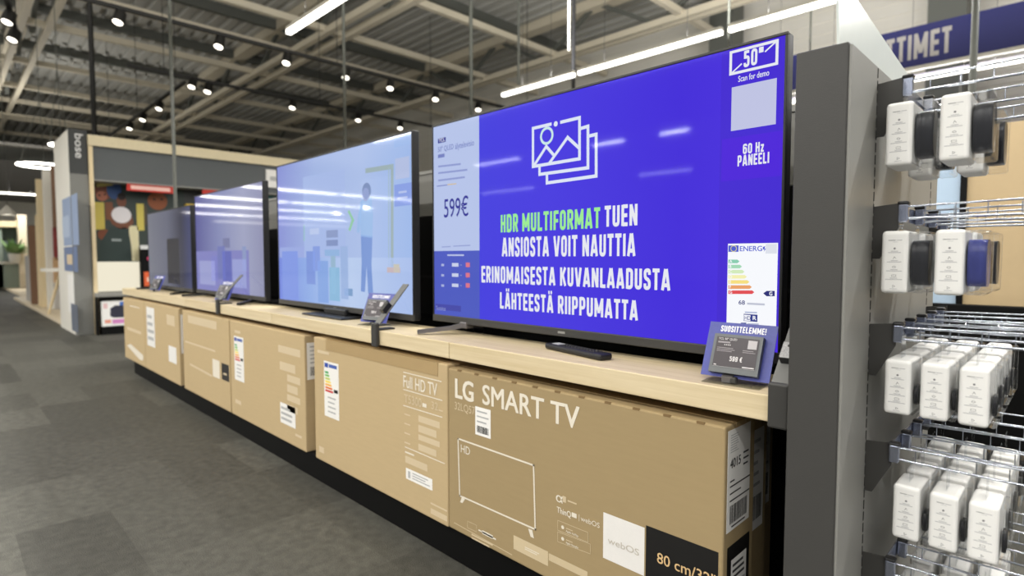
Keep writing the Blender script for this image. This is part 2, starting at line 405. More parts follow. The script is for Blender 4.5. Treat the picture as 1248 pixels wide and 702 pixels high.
# roof beams along the hall (two chords, web) and purlins across
def truss(y):
    q = MB(); TW = .06 if y == 5.85 else .05
    for dy in (-(.2 if y < 7 else .1), (.2 if y < 7 else .1)): q.box(-39, 5, y+dy-TW, y+dy+TW, ZB-.06, ZB+.06, beam)
    q.box(-39, 5, y-.15, y+.15, ZD-.22, ZD-.02, beam); x = -39; k = 0
    webm = polem
    while x < 4:
        q.bar((x, y, ZB), (x+1.5, y, ZD-.1), .08, .08, webm); q.bar((x+1.5, y, ZD-.1), (x+3, y, ZB), .08, .08, webm); x += 3
    struct(q.build('ceiling_truss'))
for y in (1.5, 5.85, 10.05, -2.8, -7.1): truss(y)
for x in (-8.6, -10.9, -14.6, -17.6, -20.2, -22.2, -25, -28, -31, -12.6, -5.5, -2.5):
    q = MB(); q.box(x-.055, x+.055, -8, 11.9, ZB+.0, ZB+.12, beam); struct(q.build('ceiling_beam'))
for x in (-16.1, -19, -13.4, -9.7):
    q = MB(); q.box(x-.06, x+.06, -8, 11.9, ZB+.75, ZB+.9, polem)
    q.bar((x, -8, ZB+.9), (x, 12, ZB+.9), .1, .1, polem); struct(q.build('ceiling_beam'))
for (x, y) in ((-19, 5.85), (-9.5, 10.05)):              # steel columns carrying the trusses
    pass
for (px, a, b) in ((884, 10, 60), (1156, 0, 30)):
    p = onY(px, 30, 11.6); q = MB(); q.box(p.x-.25, p.x+.25, 11.4, 11.9, 0, ZD, polem); struct(q.build('column'))

# ================================================================== DISPLAY ROW
YS = 1.03; ZT, ZU = .645, .597                           # shelf front, top, underside
seams = [-5.42, -3.78, -2.53, -1.285, -.347]
lab = ['second from the far end', 'under the middle televisions', 'left of the seam', 'under the nearest television']
names = ['light ash worktop board at the far end of the display row', 'light ash worktop board under the third television from the front',
         'light ash worktop board under the second television from the front', 'light ash worktop board under the nearest television, remote control lying on it']
for i in range(4):
    q = MB(); q.box(seams[i]+.001, seams[i+1]-.001, YS, 1.224, ZU, ZT, wood, .0025)
    tag(q.build('worktop_board'), names[i], 'worktop', 'ash worktop boards')
q = MB(); q.box(-5.42, -.347, 1.2255, 1.49, ZU, ZT-.0004, mat('glossy_black', (8, 8, 9), .12, var=.05), .001)
tag(q.build('rear_deck'), 'glossy black rear deck behind the ash worktop, under the televisions', 'worktop')
q = MB(); q.box(-5.15, -.35, 1.04, 1.48, 0, .0995, blackm, .003)
pl_ = tag(q.build('plinth'), 'long black plinth on the carpet carrying the row of television cartons', 'plinth')
bk = thing('back_panel', (-2.9, 1.5, 0), 'dark back panel behind the televisions, grey above and black below', 'panel')
xs = [-5.42, -4.2, -2.95, -1.7, -.35]
for a, b in zip(xs, xs[1:]):
    q = MB(); q.box(a+.003, b-.003, 1.50, 1.53, .0, 1.065, blackm); q.box(a+.003, b-.003, 1.497, 1.5, .8, .81, slotm); q.build('lower_panel', bk)
    q = MB(); q.box(a+.003, b-.003, 1.50, 1.53, 1.068, 1.246, backgrey); q.build('upper_panel', bk)
q = MB(); q.box(-5.42, -.35, 1.495, 1.535, 1.246, 1.26, panelm); q.build('top_rail', bk)

# ---- television cartons
Pbox = YP(1.0249)
def carton(x0, x1, y0, y1, z0, z1, cm, label, group='television cartons under the worktop'):
    t = thing('television_box', ((x0+x1)/2, (y0+y1)/2, z0), label, 'box', group)
    q = MB(); q.box(x0, x1, y0, y1, z0, z1, cm, .004, 2)
    n = 11 if x1 == -.461 else 0
    for i in range(n):                                   # folded cut-outs along the top front edge
        a = x0+.05+i*(x1-x0-.1)/max(1, n-1)
        q.box(a-.008, a+.008, y0-.0006, y0+.003, z1-.004, z1+.0006, cardin)
    q.box(x0+.004, x1-.004, (y0+y1)/2-.024, (y0+y1)/2+.024, z1, z1+.0006, tape)
    q.box(x1-.0005, x1+.0006, (y0+y1)/2-.024, (y0+y1)/2+.024, z1-.09, z1, tape)
    return t, q
YF = 1.025
wt = ink((226, 218, 202)); wtd = ink((206, 188, 156)); bk_ = ink((20, 19, 18)); stick = ink((238, 236, 232), .35); txt = ink((60, 60, 62)); gtx = ink((176, 176, 176))
EN = [(60, 160, 90), (120, 185, 95), (190, 205, 100), (245, 220, 90), (240, 180, 70), (225, 120, 60), (205, 50, 50)]
def energy_sticker(parent, pl, a0, b0, a1, b1, name='energy_label'):
    q = MB(); ww = a1-a0; hh = b1-b0
    q.prism([pl.pt(a0, b0, .2), pl.pt(a1, b0, .2), pl.pt(a1, b1, .2), pl.pt(a0, b1, .2)], pl.n*.0006, stick)
    pl.rect(q, a0+.06*ww, b1-.11*hh, a0+.3*ww, b1-.03*hh, ink((40, 70, 160)), 3); pl.rect(q, a0+.35*ww, b1-.1*hh, a0+.9*ww, b1-.04*hh, ink((70, 95, 170)), 3)
    for i, c in enumerate(EN):
        z = b1-hh*(.2+.055*i); L = ww*(.22+.05*i); pl.poly(q, [(a0+.08*ww, z-.018*hh), (a0+.08*ww+L, z-.018*hh), (a0+.12*ww+L, z), (a0+.08*ww+L, z+.018*hh), (a0+.08*ww, z+.018*hh)], ink(c), 3)
    pl.rect(q, a0+.68*ww, b1-.53*hh, a0+.94*ww, b1-.47*hh, bk_, 3)
    lines_of_print(pl, q, a0+.25*ww, b0+.06*hh, a0+.8*ww, b0+.4*hh, 4, gtx, 3, .2, .3)
    return q.build(name, parent)
def paper_label(parent, pl, a0, b0, a1, b1, name='shipping_label', code=True, fine=5):
    q = MB(); ww = a1-a0; hh = b1-b0
    q.prism([pl.pt(a0, b0, .2), pl.pt(a1, b0, .2), pl.pt(a1, b1, .2), pl.pt(a0, b1, .2)], pl.n*.0006, stick)
    if fine: lines_of_print(pl, q, a0+.12*ww, b0+.4*hh, a1-.1*ww, b1-.06*hh, fine, gtx, 3, .4, .3)
    if code: barcode(pl, q, a0+.12*ww, b0+.1*hh, a1-.12*ww, b0+.34*hh, bk_, 3)
    return q.build(name, parent)
# 1: nearest carton
P = Pl((0, YF, 0), (1, 0, 0), (0, 0, 1))
X0, X1 = -1.283, -.461
t1, q = carton(X0, X1, YF, 1.162, .103, .572, card, 'nearest brown carton under the worktop, LG SMART TV printed in white')
P.tpx(q, 'LG', (555.5, 484), (577, 490), 461.5, wt, 2, .034)
P.tpx(q, 'SMART TV', (588.5, 493), (706, 522), 470, wt, 2, .02)
P.tpx(q, '32LQ57', (554.5, 499), (579, 505), 490, wtd, 2)
P.lpx(q, [(558.5, 534.5), (650.5, 567), (652.5, 645), (560.5, 604)], .0045, wt, 2, True)
P.tpx(q, 'HD', (562, 551), (573, 555), 541.5, wt, 2)
P.ppx(q, [(563, 606), (567, 608), (564, 613), (561, 612)], wt, 2); P.ppx(q, [(644, 644), (649, 646), (651, 656), (647, 654)], wt, 2)
P.tpx(q, 'α', (678, 611), (686, 613), 601, wt, 2, .02); P.rpx(q, 686, 604, 690, 613, wtd, 2)
a, b = P.px(692, 610); lines_of_print(P, q, a, b-.004, a+.03, b+.004, 1, wtd)
P.tpx(q, 'ThinQ', (679, 624), (696, 631), 617, wt, 2, .02); P.rpx(q, 697, 624, 703, 632, wt, 2); P.lpx(q, [(706, 627), (706, 635)], .0012, wt, 2)
P.tpx(q, 'webOS', (708, 635), (731, 643), 629, wt, 2, .0)
for y0 in (0, 14):
    P.lpx(q, [(680, 634+y0), (717+y0*.2, 649+y0), (717+y0*.2, 661+y0), (680, 646+y0)], .0012, wtd, 2, True)
    a, b = P.px(686, 642.5+y0); P.dot(q, a, b, .0045, wt, 2)
    a, b = P.px(690, 646+y0)
    P.text(q, ('Apple AirPlay', 'Apple HomeKit')[y0 > 0], a, b-.004, .005, wt, 2, .037, .02); P.rect(q, a, b+.004, a+.02, b+.006, wtd, 2)
P.rpx(q, 735.5, 624, 785, 702, ink((228, 225, 221)), 1); P.tpx(q, 'webOS', (741, 663), (779, 676), 655.5, ink((190, 182, 170)), 2, -.004)
P.rpx(q, 787.5, 640, 874, 765, bk_, 1); P.tpx(q, '80 cm/32"', (801, 689), (872, 711), 676.5, ink((214, 180, 130)), 2, .01)
P.lpx(q, [(554, 637), (624, 676)], .002, wtd, 2)
P.lpx(q, [(570, 635), (581, 640), (581, 648), (570, 643)], .0012, wtd, 2, True); P.rpx(q, 588, 646, 601, 657, wt, 2)
P.lpx(q, [(584, 646), (604, 657)], .004, wt, 2); lines_of_print(P, q, *P.px(575, 657), P.px(602, 657)[0], P.px(575, 649)[1], 2, wtd)
P.rpx(q, 626, 652, 668, 690, ink((204, 186, 152)), 1); P.rpx(q, 669, 674, 716, 706, ink((202, 184, 150)), 1)
a, b = P.px(640, 668); lines_of_print(P, q, a, b-.004, a+.05, b+.006, 2, wt, 3)
q.build('carton', t1)
q = MB(); a0, b0 = P.px(579.5, 529); a1, b1 = P.px(598, 500)
paper_label(t1, P, a0, b0, a1, b1, 'price_sticker', True, 3)
PS = Pl((X1, 0, 0), (0, 1, 0), (0, 0, 1))
q = MB(); y0, y1 = 1.0355, 1.137; z0, z1 = .365, .562
q.prism([PS.pt(y0, z0, .3), PS.pt(y1, z0, .3), PS.pt(y1, z1, .3), PS.pt(y0, z1, .3)], PS.n*.0006, stick)
PS.text(q, '4015', y0+.010, z1-.074, .0175, bk_, 3, .046, .02)
lines_of_print(PS, q, y0+.01, z1-.045, y0+.05, z1-.008, 8, gtx, 3, .4, .35); lines_of_print(PS, q, y0+.068, z1-.085, y0+.098, z1-.05, 3, txt, 3, .3, .3)
for zz, ll in ((.098, .02), (.108, .09), (.122, .05), (.136, .09)): PS.rect(q, y0+.01, z1-zz-.003, y0+.01+ll, z1-zz, txt, 3)
barcode(PS, q, y0+.012, z0+.014, y1-.012, z0+.05, bk_, 3); lines_of_print(PS, q, y0+.02, z0+.004, y1-.02, z0+.011, 1, txt, 3)
q.build('shipping_label', t1)
q = MB(); PS.rect(q, 1.041, .12, 1.143, .335, bk_, 1); q.build('printed_panel', t1)
q = MB(); PS.rect(q, 1.058, .2, 1.128, .305, stick, 2.5); lines_of_print(PS, q, 1.064, .262, 1.12, .298, 3, txt, 3.5, .3); PS.rect(q, 1.064, .235, 1.122, .255, gtx, 3.5); q.build('serial_label', t1)
# 2: full hd tv carton
t2, q = carton(-2.118, -1.287, YF, 1.16, .1, .580, card2, 'second brown carton from the front, Full HD TV printed at its right end')
P.rpx(q, 387, 426, 401, 433, wtd, 1)
for (x0, y0, x1, y1) in ((492, 453.5, 538, 465), (492, 474.5, 539, 488), (492, 494, 539, 508.5), (494, 544.5, 542, 565)):
    P.lpx(q, [(x0, y0), (x1, y1)], .0028, wt, 2)
P.tpx(q, 'Full HD TV', (492, 472), (533, 482), 458, wt, 2, .012)
P.tpx(q, 'T5300', (493, 490), (514, 496.5), 480, wtd, 2, .004); P.rpx(q, 515, 491, 520, 497, wt, 2); P.tpx(q, '32', (526, 498), (534, 500.5), 489, wtd, 2); P.rpx(q, 535, 499, 540, 502, wtd, 2)
for i in range(4):
    y = 506+i*11.5; P.rpx(q, 510, y, 536-(i % 2)*4, y+16.5, wtd, 1)
    P.rpx(q, 493, y-1, 500, y, wtd, 1)
P.rpx(q, 494, 549.5, 505, 556, wt, 2); P.rpx(q, 494, 555, 521, 575, wtd, 1)
P.rpx(q, 525, 612, 545, 624, wtd, 1); P.rpx(q, 525, 619, 545, 636, wtd, 1); P.rpx(q, 389, 543, 395, 553, wtd, 1)
q.build('carton', t2)
a0, b0 = P.px(396, 506); a1, b1 = P.px(412.5, 444); energy_sticker(t2, P, a0, b0, a1, b1)
a0, b0 = P.px(495, 583); a1, b1 = P.px(527, 580); q = MB(); P.rect(q, a0, b0, a1, b0+.035, stick, 1); P.rect(q, a0+.012, b0+.006, a0+.024, b0+.028, gtx, 2); lines_of_print(P, q, a0+.035, b0+.006, a1-.01, b0+.03, 3, gtx, 2); q.build('serial_label', t2)
q = MB(); q.box(-2.118+.1, -1.33, YF-.0012, YF-.0002, .54, .5795, tape); q.box(-2.118+.1, -1.33, YF-.001, YF+.05, .5802, .5810, tape); q.build('packing_tape', t2)
# 3
t3, q = carton(-3.03, -2.2, YF, 1.155, .1, .575, card2, 'third brown carton from the front, energy label at left and white label on its end')
P.rpx(q, 339, 420, 366, 436, wtd, 1); P.rpx(q, 341, 440, 360, 456, wtd, 1)
for i in range(4): P.rpx(q, 350, 456+i*12, 366-(i % 2)*3, 470+i*12, wtd, 1)
P.rpx(q, 286, 402, 293, 407, wtd, 1); P.rpx(q, 360, 528, 368, 535, wtd, 1); P.rpx(q, 287, 486, 294, 494, wtd, 1)
q.build('carton', t3)
a0, b0 = P.px(286.5, 462); a1, b1 = P.px(296.5, 412); energy_sticker(t3, P, a0, b0, a1, b1)
a0, b0 = P.px(342, 514); a1, b1 = P.px(360, 502.5); q = MB(); P.rect(q, a0, b0-.0, a1, b1+.018, stick, 1); lines_of_print(P, q, a0+.01, b0+.01, a1-.02, b1+.008, 3, gtx, 2); q.build('serial_label', t3)
P3 = Pl((-2.2, 0, 0), (0, 1, 0), (0, 0, 1)); paper_label(t3, P3, 1.035, .395, 1.14, .545)
# 4
t4, q = carton(-3.82, -3.045, YF, 1.15, .1, .575, card2, 'fourth brown carton from the front with a white and a black square low down')
P.rpx(q, 229, 384, 264, 402, wtd, 1); P.lpx(q, [(226, 416), (262, 428)], .01, wtd, 1); P.lpx(q, [(232, 444), (258, 458)], .012, wtd, 1)
P.rpx(q, 259, 437, 268, 462, wt, 1); P.rpx(q, 270, 442, 279.5, 466, ink((44, 42, 40)), 1); a, b = P.px(274, 456); P.rect(q, a-.02, b-.004, a+.03, b+.006, wtd, 2)
q.build('carton', t4)
# 5, 6
t5, q = carton(-4.73, -3.9, YF, 1.15, .1, .578, card2, 'fifth brown carton from the front with a tall pale sticker')
P.rpx(q, 203, 383, 213, 398, wtd, 1); q.build('carton', t5)
a0, b0 = P.px(179.5, 410); a1, b1 = P.px(188, 383); q = MB(); P.rect(q, a0, b0-.06, a1, b1+.04, stick, 1); lines_of_print(P, q, a0+.02, b0-.03, a1-.02, b1, 4, gtx, 2); q.build('paper_sticker', t5)
a0, b0 = P.px(206, 440); a1, b1 = P.px(215, 430); q = MB(); P.rect(q, a0, b0, a1, b1+.03, stick, 1); q.build('serial_label', t5)
P5 = Pl((-3.9, 0, 0), (0, 1, 0), (0, 0, 1)); paper_label(t5, P5, 1.035, .3, 1.13, .54)
t6, q = carton(-5.37, -4.74, YF, 1.15, .1, .575, card2, 'farthest brown carton at the end of the row with a slanted white band')
P.rpx(q, 158, 372, 170, 376, wt, 1); P.rpx(q, 155, 398, 172, 408, wtd, 1); P.ppx(q, [(155, 421), (159, 419), (174.5, 433), (174.5, 439), (171, 439)], wt, 1)
q.build('carton', t6)
P6 = Pl((-5.37, 0, 0), (0, -1, 0), (0, 0, 1)); q = MB(); P6.rect(q, -1.12, .2, -1.05, .5, stick, 1); q.build('paper_sticker', t6)
# cartons standing behind the front row, seen dark past the nearest one and through the gap
carton_b = []
for (x0, x1, y0, y1, z1, lb) in ((-1.26, -.485, 1.172, 1.29, .566, 'brown carton in the shade directly behind the nearest carton'),
                                 (-1.25, -.52, 1.30, 1.42, .52, 'rearmost brown carton in the shade against the back panel'),
                                 (-2.96, -2.135, 1.17, 1.30, .565, 'brown carton in the shade seen through the gap beside the third carton')):
    t, q = carton(x0, x1, y0, y1, .1, z1, card, lb, 'television cartons under the worktop'); q.build('carton', t)
    p = Pl((x1, 0, 0), (0, 1, 0), (0, 0, 1)); paper_label(t, p, y0+.02, .3, y1-.02, .52)

# ---- televisions
def tv(x0, x1, z0, z1, label, y=1.17):
    t = thing('television', ((x0+x1)/2, y+.03, ZT), label, 'television', 'televisions standing on the worktop')
    b = .006
    q = MB(); q.box(x0-b, x1+b, y+.0015, y+.028, z0-b-.016, z1+b, darkm, .003)
    q.box(x0+.12, x1-.12, y+.026, y+.065, z0, z0+.36, darkm, .012); q.build('back_shell', t)
    q = MB()
    q.box(x0-b, x1+b, y-.003, y+.004, z1, z1+b, charcoal, .0015); q.box(x0-b, x0, y-.003, y+.004, z0, z1, darkm, .0015); q.box(x1, x1+b, y-.003, y+.004, z0, z1, darkm, .0015)
    q.build('bezel', t)
    q = MB(); q.box(x0-b, x1+b, y-.004, y+.004, z0-.022, z0, charcoal, .002); q.box((x0+x1)/2-.012, (x0+x1)/2+.012, y-.0045, y-.003, z0-.014, z0-.008, panelm); q.build('chin', t)
    s = MB(); pl = Pl((0, y, 0), (1, 0, 0), (0, 0, 1)); pl.clip = (x0, z0, x1, z1)
    return t, s, pl
def vfeet(t, xl, xr, y, z0, m, k=1.):
    for x, sg in ((xl, -1), (xr, k)):
        q = MB()
        top = Vector((x, y+.008, z0-.02))
        for dy, dx in ((-.105, sg*.105), (.13, sg*.07)):
            e = Vector((x+dx, y+dy, ZT+.0085)); mid = top.lerp(e, .3)+Vector((0, 0, -.004))
            q.bar(top, mid, .022, .014, m); q.bar(mid-(e-mid).normalized()*.004, e, .02, .012, m)
        q.box(x-.016, x+.016, y-.008, y+.026, z0-.032, z0-.012, m, .003)
        q.build('foot', t)
# nearest television
ZL, ZH = .700, 1.316; XL, XR = -1.534, -.4235
tv1, s, P = tv(XL, XR, ZL, ZH, 'nearest and largest television, blue screen with white HDR MULTIFORMAT text')
B0 = (68, 56, 226)
def screen_mat_gradient(name, stops, k=.94, vertical=False, lo=XL, hi=XR):
    m = bpy.data.materials.new(name); m.use_nodes = True; nt = m.node_tree; b = nt.nodes['Principled BSDF']
    g = nt.nodes.new('ShaderNodeNewGeometry'); sp = nt.nodes.new('ShaderNodeSeparateXYZ'); mr = nt.nodes.new('ShaderNodeMapRange')
    mr.inputs[1].default_value = lo; mr.inputs[2].default_value = hi; cr = nt.nodes.new('ShaderNodeValToRGB')
    nt.links.new(g.outputs['Position'], sp.inputs[0]); nt.links.new(sp.outputs[2 if vertical else 0], mr.inputs[0]); nt.links.new(mr.outputs[0], cr.inputs[0])
    e = cr.color_ramp.elements
    while len(e) < len(stops): e.new(.5)
    for el, (p, c) in zip(e, stops): el.position = p; el.color = (*lin(c), 1)
    nt.links.new(cr.outputs[0], b.inputs['Emission Color']); b.inputs['Emission Strength'].default_value = k
    b.inputs['Base Color'].default_value = (.01, .01, .012, 1); b.inputs['Roughness'].default_value = .045; b.inputs['Specular IOR Level'].default_value = SPEC[0]; m.cycles.emission_sampling = 'NONE'
    return m
P.rect(s, XL, ZL, XR, ZH, scr((66, 58, 224)) if False else screen_mat_gradient('tv_blue_picture', [(0, (66, 66, 226)), (.45, (72, 58, 228)), (.8, (66, 40, 222)), (1, (76, 46, 226))]), 0)
Wt = scr((236, 238, 246)); Gr = scr((160, 240, 150))
P.rpx(s, 880, 56, 954, 400, scr((68, 40, 214)), .5); P.rpx(s, 880, 170, 954, 214, scr((78, 34, 222)), .8)
# left column
a0, b0 = P.px(531, 306); a1, b1 = P.px(584, 143)
P.rect(s, XL, b0, a1, ZH, scr((186, 200, 238)), 1)
P.rect(s, XL, ZL, a1, b0, scr((78, 92, 196)), 1)
P.rpx(s, 534, 175, 543.5, 167, scr((52, 58, 150)), 2); P.tpx(s, 'TCL', (535.2, 173.5), (542.5, 172), 169.5, Wt, 3, .02)
T1 = scr((120, 132, 196)); T2 = scr((146, 158, 212)); T3 = scr((52, 52, 150))
P.tpx(s, '50" QLED', (534, 185), (553, 182), 179, T1, 2, .01); P.tpx(s, 'älytelevisio', (555, 182), (578, 177), 175, T1, 2, .01); P.rpx(s, 534, 193, 542, 187, T1, 2)
for (x0, y0, x1, y1) in ((535, 203, 561, 200), (535, 211, 569, 207), (535, 220, 566, 216)):
    P.lpx(s, [(x0, y0), (x1, y1)], .006, T2, 2)
P.lpx(s, [(533, 227), (545, 225.5)], .003, T1, 2); P.lpx(s, [(546, 225), (556, 224)], .003, scr((220, 190, 130)), 2)
P.tpx(s, '599€', (541.5, 266), (571, 262), 244, T3, 2, .005)
P.lpx(s, [(539, 301), (549, 300.5)], .003, T2, 2); P.lpx(s, [(553, 300), (573, 299)], .003, T2, 2)
P.lpx(s, [(546, 311), (565, 311)], .005, scr((190, 200, 235)), 2)
for y in (322.5, 335, 347.5):
    P.rpx(s, 538, y-1, 541.5, y+2, scr((170, 180, 225)), 2); P.rpx(s, 551, y-2, 559, y+2.5, scr((205, 212, 238)), 2); P.rpx(s, 561, y, 563, y+1, T2, 2)
    a, b = P.px(570, y+.4); P.dot(s, a, b, .008, scr((200, 70, 110)), 2, ry=.008); P.rpx(s, 568, y-2.5, 573, y+3, scr((220, 120, 140)), 3)
P.rpx(s, 531, 370, 562, 380, scr((70, 74, 170)), 2)
a, b = P.px(532, 379); P.text(s, 'Suositus', a, b+.004, .014, scr((150, 160, 215)), 3, .05)
# picture icon
IW = .0085; I = scr((226, 234, 250))
P.lpx(s, [(671, 151.5), (649.8, 156.5), (649.8, 203), (706.5, 193.5), (706.5, 143.5), (684.5, 148.8)], IW, I, 2)
a, b = P.px(677.5, 151); P.dot(s, a, b, .007, I, 2)
a, b = P.px(666.5, 165.5); P.ring(s, a, b, .0205, IW*.85, scr((206, 236, 236)), 2)
P.lpx(s, [(651, 202), (666, 178.5), (675.5, 189.5)], IW, I, 2); P.lpx(s, [(670, 198.5), (692, 167.5), (706, 180.5)], IW, I, 2)
P.lpx(s, [(707.5, 156.8), (716.8, 154), (716.8, 204.5), (657.8, 212.5), (657.8, 202)], IW, I, 2)
P.lpx(s, [(717.5, 166), (726.8, 163.8), (726.8, 214.5), (666.8, 223), (666.8, 212)], IW, I, 2)
# headline
bold_text(P, s, 'HDR MULTIFORMAT', (610.5, 284), (731.5, 277), 262.8, Gr, 2)
bold_text(P, s, 'TUEN', (737, 276.5), (777, 274.5), 251.5, Wt, 2)
bold_text(P, s, 'ANSIOSTA VOIT NAUTTIA', (612, 313), (774.5, 311.5), 290.5, Wt, 2)
bold_text(P, s, 'ERINOMAISESTA KUVANLAADUSTA', (587, 345.5), (817, 352), 326, Wt, 2)
bold_text(P, s, 'LÄHTEESTÄ RIIPPUMATTA', (609.5, 376.5), (777.5, 389.5), 357, Wt, 2)
# right column
a0, b0 = P.px(890.5, 90.5); a1, b1 = P.px(947.5, 49.5); P.line(s, [(a0, b0), (a1, b0), (a1, b1), (a0, b1)], .0055, Wt, 2, True)
P.line(s, [(a0, b0), (a0+.022, b0+.015)], .003, Wt, 2); P.line(s, [(a1, b1), (a1-.022, b1-.015)], .003, Wt, 2)
bold_text(P, s, '50"', (906.5, 82), (930.5, 77), 62.5, Wt, 3)
P.tpx(s, 'Scan for demo', (900, 98.5), (937.5, 93.5), 91.5, Wt, 2, .01)
P.rpx(s, 891, 160, 947, 95, scr((196, 200, 232)), 2)
bold_text(P, s, '60 Hz', (905.5, 188), (931, 184.5), 176, Wt, 2); bold_text(P, s, 'PANEELI', (899, 203), (937.5, 198.5), 190, Wt, 2)
# energy panel on screen
Wp = scr((246, 248, 252), 1.0); bx = scr((80, 96, 210))
a0, b0 = P.px(885.5, 398); a1, b1 = P.px(948.5, 296); b0 = max(b0, ZL+.006)
P.rect(s, a0, b0, a1, b1, Wp, 2); w_ = a1-a0; h_ = b1-b0
P.rpx(s, 888, 307, 900.5, 299, bx, 3); a, b = P.px(894.5, 303); P.ring(s, a, b, .006, .0016, scr((220, 210, 140)), 4)
P.tpx(s, 'ENERG', (902, 306), (929, 306), 300, bx, 3, .02)
P.ppx(s, [(930, 301), (933, 300), (932, 303), (934, 303), (931, 307), (932, 304), (930, 304)], bx, 3)
P.rpx(s, 933.5, 297.5, 947, 309, scr((226, 230, 240)), 3)
ecol = [(140, 210, 180), (165, 222, 185), (215, 240, 190), (250, 246, 180), (252, 228, 130), (240, 165, 105), (232, 80, 84)]
for i, c in enumerate(ecol):
    y = 318.6+i*6.25; xe = 899+i*3
    P.ppx(s, [(888, y+2.2), (xe, y+2.2), (xe+2.6, y), (xe, y-2.2), (888, y-2.2)], scr(c), 3)
    a, b = P.px(889.4, y+1.6); P.text(s, 'ABCDEFG'[i], a, b, .006, Wp, 4, None, .02)
P.ppx(s, [(930.5, 357.5), (934.5, 354.5), (944.5, 354.5), (944.5, 361), (934.5, 361)], scr((44, 48, 120)), 3); P.tpx(s, 'G', (938, 360), (941.5, 360), 355.5, Wp, 4, .03)
P.tpx(s, '68', (900.5, 371), (908, 371.2), 366, scr((60, 66, 130)), 3, .02); P.lpx(s, [(912, 370), (931, 371)], .004, scr((196, 200, 216)), 3)
P.rpx(s, 906.5, 391, 923.5, 383.5, scr((52, 62, 140)), 3); P.rpx(s, 907, 390.5, 915, 384, Wp, 4); P.tpx(s, 'HD', (908, 389.6), (915, 389.8), 385, scr((52, 62, 140)), 5, .01); P.tpx(s, 'R', (918, 389.8), (922, 390), 385, Wp, 5, .03)
P.lpx(s, [(909, 380.5), (922, 381)], .003, scr((180, 190, 220)), 3); P.lpx(s, [(904, 394), (909, 394)], .003, scr((90, 100, 160)), 3); P.lpx(s, [(912, 394.6), (924, 395)], .003, scr((190, 196, 220)), 3)
s.build('screen', tv1)
vfeet(tv1, -1.38, -.50, 1.17, ZL-.003, mat('foot_metal', (112, 109, 110), .35, .4), .2)
# second television
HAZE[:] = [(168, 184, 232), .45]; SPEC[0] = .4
x0, x1, z0, z1 = -2.765, -1.657, .688, 1.321
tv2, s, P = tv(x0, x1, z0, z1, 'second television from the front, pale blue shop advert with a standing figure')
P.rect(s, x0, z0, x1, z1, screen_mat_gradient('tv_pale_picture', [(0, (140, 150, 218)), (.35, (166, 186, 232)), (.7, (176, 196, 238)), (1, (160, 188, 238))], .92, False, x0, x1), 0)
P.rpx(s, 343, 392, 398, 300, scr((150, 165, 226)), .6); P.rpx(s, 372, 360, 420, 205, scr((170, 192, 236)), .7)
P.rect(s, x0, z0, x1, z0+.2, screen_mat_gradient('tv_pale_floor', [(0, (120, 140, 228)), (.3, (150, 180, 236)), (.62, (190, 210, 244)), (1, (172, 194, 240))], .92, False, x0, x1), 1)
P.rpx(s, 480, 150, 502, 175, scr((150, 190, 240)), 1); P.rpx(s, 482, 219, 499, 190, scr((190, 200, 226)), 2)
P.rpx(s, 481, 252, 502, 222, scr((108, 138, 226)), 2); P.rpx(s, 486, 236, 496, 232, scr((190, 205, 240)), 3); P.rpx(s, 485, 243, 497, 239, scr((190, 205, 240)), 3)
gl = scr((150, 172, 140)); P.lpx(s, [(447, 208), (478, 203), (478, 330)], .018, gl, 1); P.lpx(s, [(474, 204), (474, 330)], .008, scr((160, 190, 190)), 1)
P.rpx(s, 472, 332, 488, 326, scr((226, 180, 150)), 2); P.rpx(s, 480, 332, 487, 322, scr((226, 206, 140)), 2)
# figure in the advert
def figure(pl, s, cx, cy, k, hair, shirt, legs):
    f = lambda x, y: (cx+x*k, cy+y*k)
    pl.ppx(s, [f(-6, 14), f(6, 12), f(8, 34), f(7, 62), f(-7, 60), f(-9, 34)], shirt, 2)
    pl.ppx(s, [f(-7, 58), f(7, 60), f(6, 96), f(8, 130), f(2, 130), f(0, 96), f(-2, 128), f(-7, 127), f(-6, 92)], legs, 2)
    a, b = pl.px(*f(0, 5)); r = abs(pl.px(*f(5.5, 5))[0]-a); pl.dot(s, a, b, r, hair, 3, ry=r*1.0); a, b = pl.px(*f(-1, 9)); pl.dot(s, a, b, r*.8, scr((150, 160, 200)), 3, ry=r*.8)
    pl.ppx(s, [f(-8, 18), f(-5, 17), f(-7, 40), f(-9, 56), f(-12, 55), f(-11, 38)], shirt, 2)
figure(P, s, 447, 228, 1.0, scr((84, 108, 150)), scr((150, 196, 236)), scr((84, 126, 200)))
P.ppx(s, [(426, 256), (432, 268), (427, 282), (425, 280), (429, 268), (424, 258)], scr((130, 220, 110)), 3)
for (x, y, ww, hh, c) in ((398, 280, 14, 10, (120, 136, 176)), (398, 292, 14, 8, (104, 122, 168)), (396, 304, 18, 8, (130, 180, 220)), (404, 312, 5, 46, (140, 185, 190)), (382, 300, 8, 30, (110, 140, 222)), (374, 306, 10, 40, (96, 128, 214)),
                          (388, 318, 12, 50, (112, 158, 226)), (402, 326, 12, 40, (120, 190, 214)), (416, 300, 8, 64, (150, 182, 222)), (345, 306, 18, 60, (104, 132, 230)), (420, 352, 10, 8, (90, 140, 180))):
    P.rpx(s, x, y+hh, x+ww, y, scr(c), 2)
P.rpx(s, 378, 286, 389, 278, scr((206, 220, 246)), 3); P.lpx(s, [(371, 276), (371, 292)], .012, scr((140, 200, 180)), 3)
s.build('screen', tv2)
q = MB(); q.box(-2.36, -2.02, 1.09, 1.30, ZT+.0005, ZT+.008, darkm, .003); q.box(-2.28, -2.1, 1.15, 1.215, ZT+.006, z0-.01, darkm, .006)
q.build('stand', tv2)
